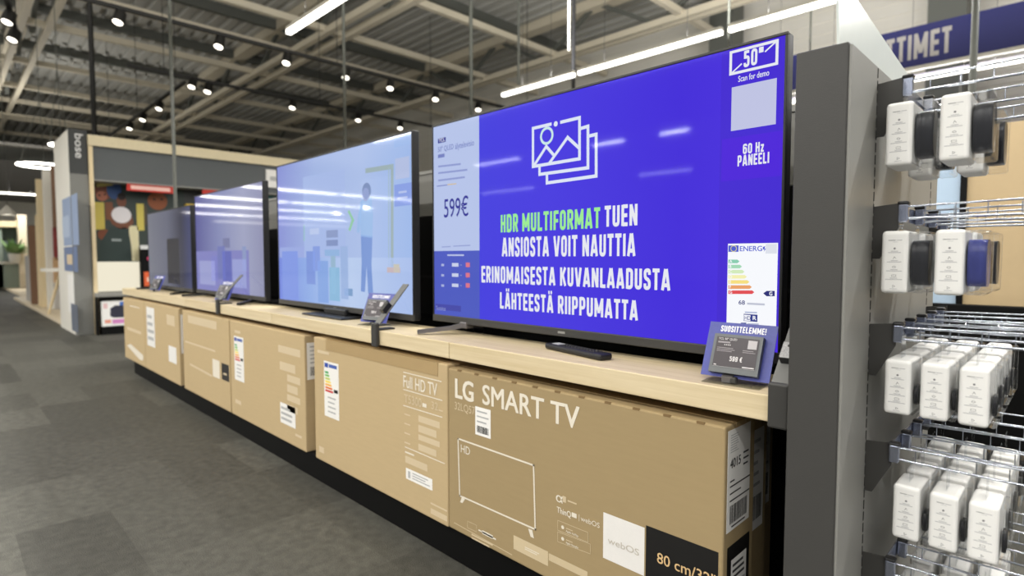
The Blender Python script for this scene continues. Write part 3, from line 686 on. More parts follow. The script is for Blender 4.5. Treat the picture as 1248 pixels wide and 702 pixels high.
# third television
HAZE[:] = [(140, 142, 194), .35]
x0, x1, z0, z1 = -4.02, -2.945, .688, 1.272
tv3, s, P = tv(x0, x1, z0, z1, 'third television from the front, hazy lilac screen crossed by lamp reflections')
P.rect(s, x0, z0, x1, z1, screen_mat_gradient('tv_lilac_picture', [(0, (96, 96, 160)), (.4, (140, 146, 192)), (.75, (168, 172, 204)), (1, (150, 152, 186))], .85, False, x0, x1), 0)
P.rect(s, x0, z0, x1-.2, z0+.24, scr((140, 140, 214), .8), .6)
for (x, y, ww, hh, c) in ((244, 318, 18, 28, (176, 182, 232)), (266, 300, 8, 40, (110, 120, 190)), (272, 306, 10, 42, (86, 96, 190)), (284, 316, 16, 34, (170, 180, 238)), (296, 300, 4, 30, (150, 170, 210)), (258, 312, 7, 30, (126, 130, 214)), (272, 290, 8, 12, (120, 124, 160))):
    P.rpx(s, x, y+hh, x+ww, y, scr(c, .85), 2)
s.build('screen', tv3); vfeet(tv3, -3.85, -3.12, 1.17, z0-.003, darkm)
# fourth television
HAZE[:] = [None, 0]
x0, x1, z0, z1 = -5.19, -4.12, .684, 1.224
tv4, s, P = tv(x0, x1, z0, z1, 'farthest television at the end of the row, dim grey screen')
P.rect(s, x0, z0, x1, z1, screen_mat_gradient('tv_dim_picture', [(0, (150, 152, 166)), (.5, (130, 132, 152)), (.8, (78, 78, 96)), (1, (84, 90, 140))], .6, False, x0, x1), 0)
P.rpx(s, 205, 345, 218, 290, scr((80, 78, 84), .5), 1)
s.build('screen', tv4); vfeet(tv4, -5.0, -4.3, 1.17, z0-.003, darkm)
# remote control
p0, p1 = onZ(671, 423, ZT), onZ(752, 439, ZT)
rc = thing('remote_control', ((p0.x+p1.x)/2, 1.13, ZT), 'slim black remote control lying on the worktop under the nearest television', 'remote control')
q = MB(); L = .222
q.box(-L/2, L/2, -.02, .02, .001, .0165, darkm, .006, 3); q.build('body', rc)
q.v = []; q = MB()
for i in range(12):
    for j in range(3): q.box(-.05+i*.0115-.0035, -.05+i*.0115+.0035, -.011+j*.011-.003, -.011+j*.011+.003, .0, .0014, charcoal, .0006, 1)
bo = q.build('buttons', rc)
q = MB(); q.box(-.088, -.06, -.012, .012, 0, .0012, mat('silver_key', (215, 215, 216), .35, .3), .0005, 1); q.build('dial', rc)
for ch in rc.children:                                   # meshes above were written around the remote's own centre
    for v in ch.data.vertices: v.co += Vector(rc.location)+Vector((0, 0, 0 if ch.name.startswith('body') else .0165))
rc.rotation_euler = (0, 0, math.radians(-12))

# ---- electronic price display with blue card
def price_display(loc, label, full=True):
    t = thing('price_display', loc, label, 'price display', 'price displays on the worktop')
    lean = math.radians(24); u = Vector((1, 0, 0)); v = Vector((0, math.sin(lean), math.cos(lean)))
    def build(name, pl, fn, parent=t):
        q = MB(); fn(q, pl); o = q.build(name, parent); return o
    base = Vector(loc)
    cw, chh = .132, .112
    pc = Pl(base+Vector((-cw/2-.002, .016, .0095)), u, v)
    def slab_(q, pl, a0, b0, a1, b1, th, m): q.prism([pl.pt(a0, b0), pl.pt(a1, b0), pl.pt(a1, b1), pl.pt(a0, b1)], pl.n*th, m)
    q = MB(); slab_(q, pc, 0, 0, cw, chh, .0015, mat('card_blue', (66, 73, 152), .4, var=.18, scale=(30, 30, 30)))
    pc2 = Pl(pc.o+pc.n*.0016, u, v); bold_text(pc2, q, 'SUOSITTELEMME!', 0, 0, 0, ink((240, 240, 246)), 1, ab=(.024, chh-.0195, cw-.020, .0125))
    q.build('card', t)
    dw, dh = .094, .078; pd = Pl(pc.o+pc.n*.0022, u, v); a = .019; bb = .006
    q = MB(); slab_(q, pd, a, bb, a+dw, bb+dh, .012, mat('display_frame', (92, 96, 98), .35, var=.04)); fr = q.build('frame', t)
    pf = Pl(pd.o+pd.n*.0122, u, v)
    q = MB(); pf.rect(q, a+.006, bb+.011, a+dw-.006, bb+dh-.006, mat('epaper_dark', (52, 44, 50), .35), 1)
    pf.line(q, [(a+.0065, bb+.0115), (a+dw-.0065, bb+.0115)], .0006, ink((180, 180, 180)), 2)
    w1 = ink((214, 210, 212)); w2 = ink((150, 144, 148))
    bold_text(pf, q, '599 €', 0, 0, 0, w1, 3, ab=(a+.038, bb+.024, a+.062, .0095))
    pf.text(q, 'TCL 50" QLED', a+.010, bb+dh-.0125, .0042, w1, 3, .036, .01); pf.rect(q, a+.010, bb+dh-.019, a+.034, bb+dh-.0155, w2, 3)
    for i in range(4): pf.dot(q, a+.024+i*.0035, bb+dh-.0222, .0013, w1, 3, 5)
    lines_of_print(pf, q, a+.010, bb+dh-.037, a+.046, bb+dh-.027, 3, w2, 3, .2, .4)
    pf.rect(q, a+dw-.026, bb+dh-.0265, a+dw-.009, bb+dh-.0095, ink((186, 182, 184)), 3)
    lines_of_print(pf, q, a+dw-.034, bb+dh-.036, a+dw-.009, bb+dh-.029, 2, w2, 3, .2, .4)
    pf.rect(q, a+dw-.03, bb+.0135, a+dw-.008, bb+.0155, w1, 3); pf.rect(q, a+.009, bb+.0135, a+.014, bb+.0155, w1, 3)
    q.build('display_screen', fr)
    q = MB(); q.box(base.x-.006, base.x+.006, base.y+.004, base.y+.016, base.z+.002, base.z+.014, charcoal, .002)
    q.build('stem', t)
    q = MB(); q.box(base.x-.055, base.x+.055, base.y-.012, base.y+.05, base.z+.0003, base.z+.0027, acryl); q.build('base', t)
    return t
pd1 = price_display((-.468, 1.062, ZT), 'grey price display reading 599 on a blue card, in front of the nearest television')
pd1.rotation_euler = (0, 0, math.radians(3))
pd2 = dup(pd1, (-1.80, 1.085, ZT), 'small price display with a blue card in front of the second television'); pd2.rotation_euler = (0, 0, math.radians(12))
pd3 = dup(pd1, (-3.36, 1.085, ZT), 'small price display in front of the third television'); pd3.rotation_euler = (0, 0, math.radians(14))
pd4 = dup(pd1, (-4.70, 1.075, ZT), 'small price display in front of the farthest television'); pd4.rotation_euler = (0, 0, math.radians(14))
# ---- clamps on the shelf edge with a leaning arm and a security sensor
armm = mat('arm_grey', (112, 112, 110), .4, var=.04)
def clamp(xc, wd_, label, sensor):
    t = thing('shelf_clamp', (xc, YS, ZU), label, 'clamp', 'shelf edge clamps')
    q = MB(); q.box(xc-wd_/2, xc+wd_/2, YS-.014, YS-.0003, ZU-.006, ZT+.026, charcoal, .004)
    q.box(xc-wd_/2, xc+wd_/2, YS-.004, YS+.06, ZT+.0004, ZT+.006, charcoal, .002); q.build('clamp_block', t)
    q = MB(); p = Vector((xc, YS+.0, ZT+.020)); e = Vector((xc, YS+.118, ZT+.150))
    q.bar(p, e, wd_*.95, .004, armm, (0, -1, 1)); q.build('arm', t)
    tv_ = (e-p).normalized(); n = Vector((0, -tv_.z, tv_.y))
    return t, p, tv_, n
def sensor(xc, p, tv_, n, label, k=.32):
    c = p+tv_*(k*.14)
    t = thing('security_sensor', c, label, 'security sensor', 'security sensors on the clamps')
    pl = Pl(c+n*.0025, (1, 0, 0), tv_)
    q = MB(); w2 = .0115
    P0 = [(-w2, 0), (w2, 0), (w2, .036), (-w2, .036)]
    bot = [pl.pt(a, b) for a, b in P0]; top = [x+n*.017 for x in bot]
    q.add(bot+top, [[3, 2, 1, 0], [0, 1, 5, 4], [1, 2, 6, 5], [2, 3, 7, 6], [3, 0, 4, 7], [4, 5, 6, 7]], darkm); q.build('body', t)
    q = MB(); p2 = Pl(pl.o+n*.0172, pl.u, pl.v); p2.rect(q, -w2+.001, .001, w2-.001, .035, mat('chrome_face', (170, 170, 176), .12, 1., var=.75, scale=(90, 90, 90)), 1); p2.dot(q, .001, .027, .003, darkm, 2)
    q.build('face', t)
for (xc, wd_, lb, sl) in ((-.366, .036, 'dark grey clamp on the worktop end beside the grey end panel', 'glossy black security sensor leaning on the clamp beside the end panel'),
                          (-1.667, .034, 'dark grey clamp with a tall leaning arm beside the second television', 'small security sensor on the clamp beside the second television'),
                          (-3.19, .034, 'dark grey clamp with a leaning arm beside the third television', None)):
    t, p, tv_, n = clamp(xc, wd_, lb, sl)
    if sl: sensor(xc, p, tv_, n, sl)

# ================================================================== END PANEL WITH HOOKS
XE = -.263
ep = thing('gondola_end_panel', (-.3, 1.35, 0), 'tall grey end panel closing the television row, slotted side facing the hooks', 'display panel')
q = MB(); q.box(-.343, -.267, .995, 1.74, 0, 1.218, greym, .002); q.build('core', ep)
q = MB(); q.box(-.2668, XE, .999, 1.742, 0, 1.214, panelm)
for ys in (1.152, 1.66):
    z = .02
    while z < 1.2: q.box(XE-.001, XE+.0006, ys-.0018, ys+.0018, z, z+.016, slotm); z += .021
q.build('slotted_side', ep)
q = MB(); v1 = onX(1023, 55, -.305); q.prism([(-.307, 1.08, 1.2185), (-.307, 1.062, 1.352), (-.307, 1.10, 1.352), (-.307, 1.625, 1.305), (-.307, 1.7, 1.2185)], (.004, 0, 0), frost)
tag(q.build('acrylic_divider'), 'frosted clear acrylic divider standing on top of the grey end panel', 'divider')
BX = -.219
rows = [CH+.275, CH+.066, CH-.138, CH-.345, CH-.548]
rown = ['top', 'second', 'third', 'fourth', 'bottom']
hook_y = [[1.155, 1.33, 1.50], [1.155, 1.29, 1.42, 1.55], [1.15, 1.243, 1.345, 1.445, 1.55], [1.15, 1.245, 1.345, 1.445, 1.55], [1.15, 1.245, 1.345, 1.445, 1.55]]
ordn = ['front', 'second', 'third', 'fourth', 'fifth']
def make_hook(x0, y, z, L, label):
    t = thing('display_hook', (x0, y, z), label, 'display hook', 'chrome hooks on the end panel')
    q = MB(); q.box(x0-.007, x0+.007, y-.007, y+.007, z-.006, z+.024, bluesteel, .002); q.build('clip', t)
    q = MB(); q.box(x0-.0085, x0+.0085, y-.0085, y+.0085, z+.0225, z+.029, darkm, .003); q.build('cap', t)
    q = MB(); q.tube([(x0+.005, y, z), (x0+L-.03, y, z), (x0+L-.012, y, z+.005), (x0+L, y, z+.018)], .0022, steel, 8); q.build('prong', t)
    q = MB(); q.tube([(x0+.005, y, z+.02), (x0+L*.5, y, z+.022), (x0+L+.012, y, z+.024), (x0+L+.02, y, z+.01)], .0017, steel, 8)
    for i in range(5): q.tube([(x0+.03+i*.04, y, z+.02), (x0+.03+i*.04, y, z+.0015)], .0009, steel, 6)
    q.build('label_arm', t)
    return t
proto_hook = None
for r, z in enumerate(rows):
    t = thing('shelf_bracket', (XE, 1.152, z), 'dark grey bracket pair holding the %s hook bar' % rown[r], 'bracket', 'hook bar brackets')
    for ys in (1.152, 1.66):
        q = MB(); e = BX-.004; q.prism([(XE+.0008, ys-.0015, z+.022), (e, ys-.0015, z+.026), (e, ys-.0015, z-.012), (XE+.012, ys-.0015, z-.068), (XE+.0008, ys-.0015, z-.068)], (0, .003, 0), charcoal)
        q.build('bracket', t)
    q = MB(); q.box(BX-.0105, BX-.0075, 1.156, 1.658, z-.004, z+.022, bluesteel, .001); q.build('bar', t)
    for h, y in enumerate(hook_y[r]):
        lb = '%s chrome hook on the %s bar of the end panel' % (ordn[h], rown[r])
        if proto_hook is None: proto_hook = make_hook(BX, y, z, .215, lb)
        else: dup(proto_hook, (BX, y, z), lb)
# packages
def make_package(sz, label):
    sx, sy, sz_, wx = sz                                  # depth along the hook, width, height, card depth
    t = thing('product_package', (0, 0, 0), label, 'package', 'white and clear packages on hooks')
    q = MB(); q.box(0, wx, -sy/2, sy/2, 0, sz_, whitem, .006, 3, False)
    pl = Pl((0, -sy/2, 0), (1, 0, 0), (0, 0, 1)); g = ink((120, 120, 122)); g2 = ink((176, 176, 178)); m = wx/2
    pl.rect(q, m-.009, sz_*.845, m+.001, sz_*.855, g, .4); pl.rect(q, m+.002, sz_*.845, m+.010, sz_*.855, g2, .4); pl.rect(q, m-.003, sz_*.82, m+.004, sz_*.825, g2, .4)
    for i, b in enumerate((.68, .53, .385, .25)):
        c = sz_*b
        if i == 0: pl.dot(q, m, c+.004, .0016, g, .4)
        elif i == 1: pl.line(q, [(m-.0015, c+.002), (m, c+.006), (m+.002, c+.003)], .0006, g, .4)
        elif i == 2: pl.ring(q, m, c+.004, .0022, .0006, g, .4, 12, .0014)
        else: pl.line(q, [(m-.003, c+.002), (m+.003, c+.002), (m+.003, c+.005), (m-.003, c+.005)], .0005, g, .4, True)
        pl.rect(q, m-.005, c-.001, m+.005, c, g2, .4); pl.rect(q, m-.009-.001*i, c-.0032, m+.009+.001*i, c-.0022, g2, .4)
    pl.ring(q, m, sz_*.115, .0022, .001, g, .4, 3); pl.rect(q, m-.005, sz_*.07, m+.005, sz_*.078, g2, .4)
    q.build('card_sleeve', t)
    q = MB(); q.box(wx-.001, sx, -sy/2+.001, sy/2-.001, .0015, sz_-.0015, shellm, .004, 2); q.build('clear_shell', t)
    return t
gadm = mat('gadget_black', (26, 27, 34), .3, var=.1); gadb = mat('gadget_blue_sheen', (58, 66, 140), .25, var=.1)  # blue reflection on one gadget is put into its colour
tagm = clear('hang_tab_plastic', (.95, .96, .97), .08)
def add_gadget(t, sx, sy, sz_, wx, m):
    small = sx < .06; q = MB(); a0 = wx+.0022; a1 = sx-.0025; w_ = a1-a0
    prof = [(-.36, .16), (-.30, .08), (.30, .08), (.36, .16), (.40, .48), (.34, .80), (.26, .9), (-.26, .9), (-.34, .80), (-.40, .48)]
    if small: prof = [(p*.55-.12, .16+z*.42) for p, z in prof]
    if not small:
        prof = []
        for i in range(28):
            an = 2*PI*i/28; c_, s_ = math.cos(an), math.sin(an)
            prof.append((math.copysign(abs(c_)**.5, c_)*(.41 if s_ > 0 else .38), .49+math.copysign(abs(s_)**.55, s_)*.36))
    n = len(prof); V = []
    for x, k in ((a0, .93), (a0+w_*.3, 1.), (a0+w_*.7, 1.), (a1, .84)):
        V += [(x, p*sy*k, sz_*z) for p, z in prof]
    q.add(V, [list(range(n)), [3*n+k for k in range(n)][::-1]]+[[r*n+k, r*n+(k+1) % n, (r+1)*n+(k+1) % n, (r+1)*n+k] for r in range(3) for k in range(n)], m, True)
    q.build('gadget', t)
    q = MB(); xm = (wx)/2; zt = sz_
    q.prism([(xm-.0004, -.016, zt-.004), (xm-.0004, .016, zt-.004), (xm-.0004, .016, zt+.034), (xm-.0004, .006, zt+.04), (xm-.0004, .0035, zt+.026), (xm-.0004, -.0035, zt+.026), (xm-.0004, -.006, zt+.04), (xm-.0004, -.016, zt+.034)], (.0008, 0, 0), tagm)
    q.build('hang_tab', t)
BIG = (.0655, .082, .103, .038); SML = (.0475, .076, .091, .0375)
protos = {}
posn = ['nearest the panel', 'second from the panel', 'third from the panel', 'outermost']
def package(kind, m, loc, label):
    k = (kind, m.name)
    if k not in protos:
        sz = BIG if kind == 'big' else SML
        t = make_package(sz, label); add_gadget(t, *sz, m)
        t.location = loc; protos[k] = t; return t
    return dup(protos[k], loc, label)
for r, z in enumerate(rows):
    big = r < 2
    for h, y in enumerate(hook_y[r]):
        if big and h > 1: continue
        if not big and h > 3: continue
        n = 3 if not big else 2
        for i in range(n):
            if big:
                x = BX-.022+i*.0725; top = z-.022
                m = gadb if (r == 1 and i == 1 and h == 0) else gadm
                loc = (x if i or r == 0 else x, y, top-BIG[2]); what = 'blue-sheened' if m is gadb else 'dark'
                lb = 'clear %s gadget package %s on the %s hook, %s bar' % (what, posn[i], ordn[h], rown[r])
                package('big', m, loc, lb)
            else:
                x = BX-.011+i*.0495+(.018 if r == 3 else .0)+(.012 if r == 4 else 0); top = z-.0305
                lb = 'slim white package %s on the %s hook of the %s bar' % (posn[i], ordn[h], rown[r])
                package('small', gadm, (x, y, top-SML[2]), lb)

# ================================================================== BEYOND THE END PANEL, RIGHT
YB = 3.0
gd = thing('display_wall', (.2, YB+.15, 0), 'display wall seen behind the hooks, beige above a black base', 'display wall')
q = MB(); q.box(-.9, 1.6, YB-.02, YB+.35, 0, .695, blackm, .004); q.build('base', gd)
q = MB(); q.box(-.352, 1.6, YB, YB+.04, .696, 1.42, mat('beige_board', (180, 158, 122), .6, var=.03)); q.build('beige_panel', gd)
q = MB(); q.box(-.374, -.353, YB-.01, YB+.04, .696, 1.42, blackm); q.build('post', gd)
q = MB(); q.box(-.9, -.375, YB, YB+.04, .696, 1.42, mat('pale_blue_board', (168, 188, 208), .5, var=.03)); q.build('blue_panel', gd)
YG = 8.0
p0 = onY(1073, 43, YG); p1 = onY(1105, 83, YG)
sg = thing('hanging_sign', (0, YG, p1.z), 'long navy hanging sign with pale letters TTIMET behind the end panel', 'sign')
zb, zt = CH+2.19, CH+2.64
q = MB(); q.box(-3.2, 1.5, YG, YG+.06, zb, zt, navy); pl = YP(YG)
bold_text(pl, q, 'TTIMET', (1079, 80), (1159, 62.5), 50.5, ink((196, 192, 190)), 2); q.build('board', sg)
q = MB(); q.box(-3.2, 1.5, YG-.01, YG+.07, zb-.035, zb, whitep); q.build('lower_rail', sg)
for x in (-2.6, 1.0):
    q = MB(); q.tube([(x, YG+.03, zt), (x, YG+.03, ZD)], .012, polem); q.build('hanger', sg)
def pole(x, y, z0, r, label, m=polem, z1=ZD, name='hanging_pole'):
    q = MB(); q.tube([(x, y, z0), (x, y, z1)], r, m, 10); q.tube([(x, y, z1-.03), (x, y, z1)], r*2.2, m, 10)
    return tag(q.build(name), label, 'pole', 'poles hanging from the roof')
p = onY(1187, 60, 5.0); pole(p.x, 5.0, CH+.9, .021, 'grey pole in front of the navy hanging sign')

# ================================================================== LAMPS, TRACKS, POLES OVERHEAD
ZLAMP = CH+2.1
def linear(x0, y0, x1, y1, label, z=ZLAMP, light=True, hang=True):
    c = Vector(((x0+x1)/2, (y0+y1)/2, z)); L = math.hypot(x1-x0, y1-y0); ang = math.atan2(y1-y0, x1-x0)
    t = thing('linear_lamp', c, label, 'lamp', 'linear lamps hanging from the roof')
    d = Vector((x1-x0, y1-y0, 0)).normalized(); p = c-d*(L/2-.02); e = c+d*(L/2-.02)
    q = MB(); q.bar(p+Vector((0, 0, .022)), e+Vector((0, 0, .022)), .05, .03, whitep); q.build('housing', t)
    q = MB(); q.bar(p-Vector((0, 0, .012)), e-Vector((0, 0, .012)), .046, .036, tube_m); q.build('diffuser', t)
    if hang:
        for g in (p+d*.35, e-d*.35):
            q = MB(); q.tube([g+Vector((0, 0, .035)), (g.x, g.y, ZD)], .0022, trackm, 6); q.build('cable', t)
    if light:
        o = area('tube_light', (0, 0, -.034), L, .05, LAMP_W, (0, 0, ang), t)
        o2 = area('added_uplight', (0, 0, .045), L, .05, LAMP_UP, (PI, 0, ang), t)  # second light, added to brighten the roof deck
    return t
i = 0
OUT = 'unseen linear lamp over the aisle behind the viewer, outside the photo'
lampx = [(-5.40, -4.19), (-4.16, -2.44), (-2.41, -.68), (-.65, 1.08)]
wher = ['left end', 'second', 'third', 'right end']
for (a, b), w_ in zip(lampx, ('left end segment', 'second segment from the left', 'third segment from the left', 'segment hidden behind the end panel')):
    linear(a, 5.22, b, 5.22, 'linear lamp above the nearest television, %s of its row' % w_)
for k, (a, b) in enumerate(((-5.33, -3.6), (-3.57, -1.85), (-1.82, -.1), (-.07, 1.6), (1.63, 3.3))):  # rightmost tube is unseen, added for light from that side
    linear(a, 2.38, b, 2.38, 'linear lamp at the top left of the photo, glowing white tube' if k == 0 else OUT)
linear(-3.4, 8.19, -2.0, 8.19, 'short linear lamp glimpsed between the nearest television and the end panel')
linear(-1.9, 8.19, -.4, 8.19, 'linear lamp under the navy sign behind the end panel')
for yy in (-1.2, -3.2):  # assumed unseen rows, lengthened to the right to light the carton end
    for j in range(6):
        a = -9.0+j*2.4; linear(a, yy, a+1.7, yy, OUT)
for a, b, yy in ((-9.8, -8.4, -6.3), (-6.5, -5.85, -6.3), (-5.1, -4.6, -6.3), (-13.85, -11.6, -10.2), (-8.0, -6.6, -10.2)): linear(a, yy, b, yy, OUT)
for k, (xx, ya, yb) in enumerate(((-17.4, -4.0, -10.4), (-21.2, -4.0, -10.4), (-24.8, -4.6, -11), (-29.5, -5.8, -14), (-35.5, -9, -17.5))):
    a = ya
    while a > yb:
        b = max(yb, a-3.0); linear(xx, b, xx, a, 'far cross lamp seen only as a reflection in the television screens', light=(k < 4), hang=False); a = b-.12
# ring lamps on the left
ring_m = glow('ring_glow', (255, 250, 240), 10.0)
def ring_lamp(x, y, z, r, label):
    t = thing('ring_lamp', (x, y, z), label, 'lamp', 'ring lamps'); q = MB(); n = 40
    V = []; rr = .02
    for i in range(n):
        a = 2*PI*i/n
        for k in range(8):
            b = 2*PI*k/8; V.append((x+(r+rr*math.cos(b))*math.cos(a), y+(r+rr*math.cos(b))*math.sin(a), z+rr*.8*math.sin(b)))
    q.add(V, [[i*8+k, ((i+1) % n)*8+k, ((i+1) % n)*8+(k+1) % 8, i*8+(k+1) % 8] for i in range(n) for k in range(8)], ring_m, True); q.build('ring', t)
    for k in range(3):
        a = 2*PI*k/3; q = MB(); q.tube([(x+r*math.cos(a), y+r*math.sin(a), z+.02), (x, y, z+1.2)], .005, polem, 6); q.build('cable', t)
    q = MB(); q.tube([(x, y, z+1.2), (x, y, ZD)], .006, polem, 6); q.build('cable', t)
    return t
p = onX(51, 202, -14.0); ring_lamp(p.x, p.y, p.z, .36, 'large glowing ring lamp at the left edge of the photo')
p = onX(73, 177, -11.5); ring_lamp(p.x, p.y, p.z, .13, 'small glowing ring lamp half hidden behind the white end panel')
p = onX(-12, 235, -20); p1 = onX(58, 236.5, -20)
linear(-20, p.y, -20, p1.y, 'bright linear lamp low at the left edge below the large ring lamp', z=(p.z+p1.z)/2)
dl = thing('dome_lamp', onX(9, 262, -16), 'small white dome lamp at the left edge under the linear lamp', 'lamp')
c = wloc(dl); q = MB(); n = 16; V = []
for (rr, zz) in ((.02, .2), (.03, .18), (.12, .08), (.145, .0)): V += [(c.x+rr*math.cos(2*PI*k/n), c.y+rr*math.sin(2*PI*k/n), c.z+zz) for k in range(n)]
q.add(V, [[r*n+k, r*n+(k+1) % n, (r+1)*n+(k+1) % n, (r+1)*n+k] for r in range(3) for k in range(n)], whitep, True); q.build('shade', dl)
q = MB(); q.disc((c.x, c.y, c.z+.012), .12, tube_m); q.build('bulb', dl); q = MB(); q.tube([(c.x, c.y, c.z+.18), (c.x, c.y, ZD)], .006, polem); q.build('cable', dl)
# track rails and spotlights
ZTR = CH+3.0
def rail(x0, y0, x1, y1, label):
    t = thing('track_rail', ((x0+x1)/2, (y0+y1)/2, ZTR), label, 'track rail', 'black track rails')
    q = MB(); q.bar((x0, y0, ZTR), (x1, y1, ZTR), .05, .045, trackm); q.build('rail', t)
    for k in (.08, .5, .92):
        q = MB(); x = x0+(x1-x0)*k; y = y0+(y1-y0)*k; q.tube([(x, y, ZTR+.02), (x, y, ZD)], .006, trackm, 6); q.build('suspension_wire', t)
rail(-8.33, -.6, -8.33, 9.6, 'nearer black track rail running across under the roof')
rail(-10.7, 2.2, -10.7, 8.6, 'farther black track rail running across under the roof')
rail(-11.0, 3.1, -17.6, 3.1, 'black track rail running lengthwise above the booth')
rail(-8.95, .675, -10.3, .87, 'black track rail at the left edge of the photo')
def make_spot(loc, label, on=True):
    t = thing('spotlight', loc, label, 'spotlight', 'black spotlights on the tracks'); x, y, z = loc
    q = MB(); n = 14
    aim = Vector((.28, -.3, -.9)).normalized(); c0 = Vector((x, y, z-.09)); u = aim.orthogonal().normalized(); w_ = aim.cross(u)
    def ringp(d, r): return [c0+aim*d+(u*math.cos(2*PI*k/n)+w_*math.sin(2*PI*k/n))*r for k in range(n)]
    V = ringp(-.05, .05)+ringp(-.04, .062)+ringp(.12, .07)
    q.add(V, [[r*n+k, r*n+(k+1) % n, (r+1)*n+(k+1) % n, (r+1)*n+k] for r in range(2) for k in range(n)]+[list(range(n))], trackm, True); q.build('housing', t)
    q = MB(); q.add(ringp(.105, .054), [list(range(n))], spot_m if on else trackm); q.build('lens', t)
    q = MB(); q.box(x-.02, x+.02, y-.02, y+.02, z-.07, z-.02, trackm, .004); q.build('arm', t)
    return t
ps = make_spot((0, 0, ZTR), 'x'); used = False
def spot(px, py, label, axis, val):
    global used
    p = onX(px, py-7, val) if axis == 'x' else onY(px, py-7, val)
    loc = (val, p.y, ZTR) if axis == 'x' else (p.x, val, ZTR)
    if not used: ps.location = loc; ps['label'] = label; used = True
    else: dup(ps, loc, label)
for k, (px, py) in enumerate(((146, 20), (268, 52), (350, 72), (422, 92), (476, 104), (531, 116), (583, 131))):
    spot(px, py, 'spotlight on the nearer black track rail, %s from its left end' % 'first second third fourth fifth sixth seventh'.split()[k], 'x', -8.33)
for k, (px, py) in enumerate(((357, 127), (437, 142), (488, 152))):
    spot(px, py, 'spotlight on the farther black track rail, %s from its left end' % 'second third fourth'.split()[k], 'x', -10.7)
spot(254, 108, 'spotlight at the left end of the farther black track rail', 'x', -10.7)
spot(235, 109, 'spotlight beside the left end of the farther black track rail', 'y', 3.1)
for k, (px, py) in enumerate(((195, 133), (175, 146), (159, 157))):
    spot(px, py, 'spotlight on the lengthwise track above the booth, %s from the right' % 'second third fourth'.split()[k], 'y', 3.1)
for k, (px, py) in enumerate(((12, 20), (18, 42))):
    p = onZ(px, py, ZTR-.1); dup(ps, (p.x, p.y, ZTR), '%s spotlight in the top left corner of the photo' % ('upper', 'lower')[k])
# poles
pole(onY(210, 120, 1.62).x, 1.62, ZT+.001, .016, 'thin grey pole rising behind the farthest television', name='support_pole')
p = onY(112, 80, 1.7); pole(p.x, 1.7, CH+1.5, .034, 'black pole at the left in front of the booth header', trackm)
p = onY(419, 60, 4.3); pole(p.x, 4.3, CH+1.2, .022, 'grey pole above the second television')
p = onY(574, 60, 6.2); pole(p.x, 6.2, CH+1.9, .03, 'dark pole above the left corner of the nearest television')
p = onY(632, 40, 7.0); pole(p.x, 7.0, CH+2.9, .022, 'short dark pole above the middle of the nearest television')
p = onY(699, 60, 5.55); t = thing('pole_lamp', (p.x, 5.55, CH+1.9), 'hanging pole with a bright upright tube above the nearest television', 'lamp')
q = MB(); q.tube([(p.x, 5.55, CH+1.9), (p.x, 5.55, ZD)], .024, darkm); q.build('pole', t)
q = MB(); q.tube([(p.x-.05, 5.52, CH+2.52), (p.x-.05, 5.52, CH+3.4)], .012, tube_m); q.build('tube', t)
p = onY(888, 40, 5.6); pole(p.x, 5.6, CH+1.8, .012, 'thin grey pole at the joint of the lamps above the nearest television')
p = onY(112, 80, 1.7)

# ================================================================== BOOTH AT THE FAR END
XB = -8.1
bt = thing('booth_wall', (XB-.2, 2.6, 0), 'booth wall at the far end with dark header and cream top strip', 'booth')
q = MB(); q.box(XB-.35, XB-.25, 1.28, 4.2, 0, CH+1.4, mat('booth_dark', (60, 62, 62), .5)); q.build('back', bt)
q = MB(); q.box(XB-.25, XB, 1.28, 4.2, CH+.9, CH+1.28, mat('header_grey', (84, 88, 90), .45)); q.build('header', bt)
q = MB(); q.box(XB-.4, XB+.04, 1.26, 4.25, CH+1.28, CH+1.40, mat('cream_strip', (226, 212, 178), .5)); q.build('top_strip', bt)
q = MB(); q.box(XB-.25, XB+.01, 1.28, 4.2, CH+.885, CH+.9, panelm); q.build('header_lip', bt)
q = MB(); q.box(XB-.25, XB+.02, 1.262, 1.30, 0, CH+1.28, woodpost); q.build('edge_post', bt)
# poster
PX = XB-.245; pl = XP(PX); q = MB()
def R_(x0, y0, x1, y1, c, k): pl.rpx(q, x0, y0, x1, y1, ink(c), k)
def E_(x, y, rx, ry, c, k):
    a, b = pl.px(x, y); a2, _ = pl.px(x+rx, y); _, b2 = pl.px(x, y+ry); pl.dot(q, a, b, abs(a2-a), ink(c), k, ry=abs(b2-b))
yA = pl.px(117, 250)[0]; yA = 1.305
za = pl.px(140, 319)[1]; zb_ = pl.px(140, 218)[1]
q.box(PX-.0045, PX, yA, 2.3, za, zb_, ink((52, 62, 58)))
q.box(PX-.0045, PX+.001, yA, 1.95, pl.px(140, 355)[1], za, glow('pale_board_glow', (246, 238, 214), .92, .5))  # pale board glows to stand in for bright light on it
E_(126, 232, 11, 12, (110, 62, 44), 1); E_(124, 239, 7, 6, (170, 104, 80), 2); E_(139, 231, 9, 12, (44, 74, 124), 1.5); E_(125, 219, 7, 5, (196, 190, 110), 2)
R_(115, 246, 128, 280, (206, 190, 92), 3); R_(166, 248, 176, 281, (206, 190, 92), 3); R_(128, 246, 138, 268, (120, 74, 48), 2)
E_(148, 245, 6, 8, (112, 66, 46), 4); E_(148, 262, 12, 10, (226, 222, 226), 5); E_(149, 274, 9, 5, (120, 76, 54), 4); E_(137, 262, 4, 10, (122, 76, 52), 4)
pl.ppx(q, [(134, 277), (156, 277), (160, 300), (161, 318), (118, 318), (122, 296)], ink((40, 56, 54)), 4); R_(136, 291, 148, 294, (150, 160, 160), 5)
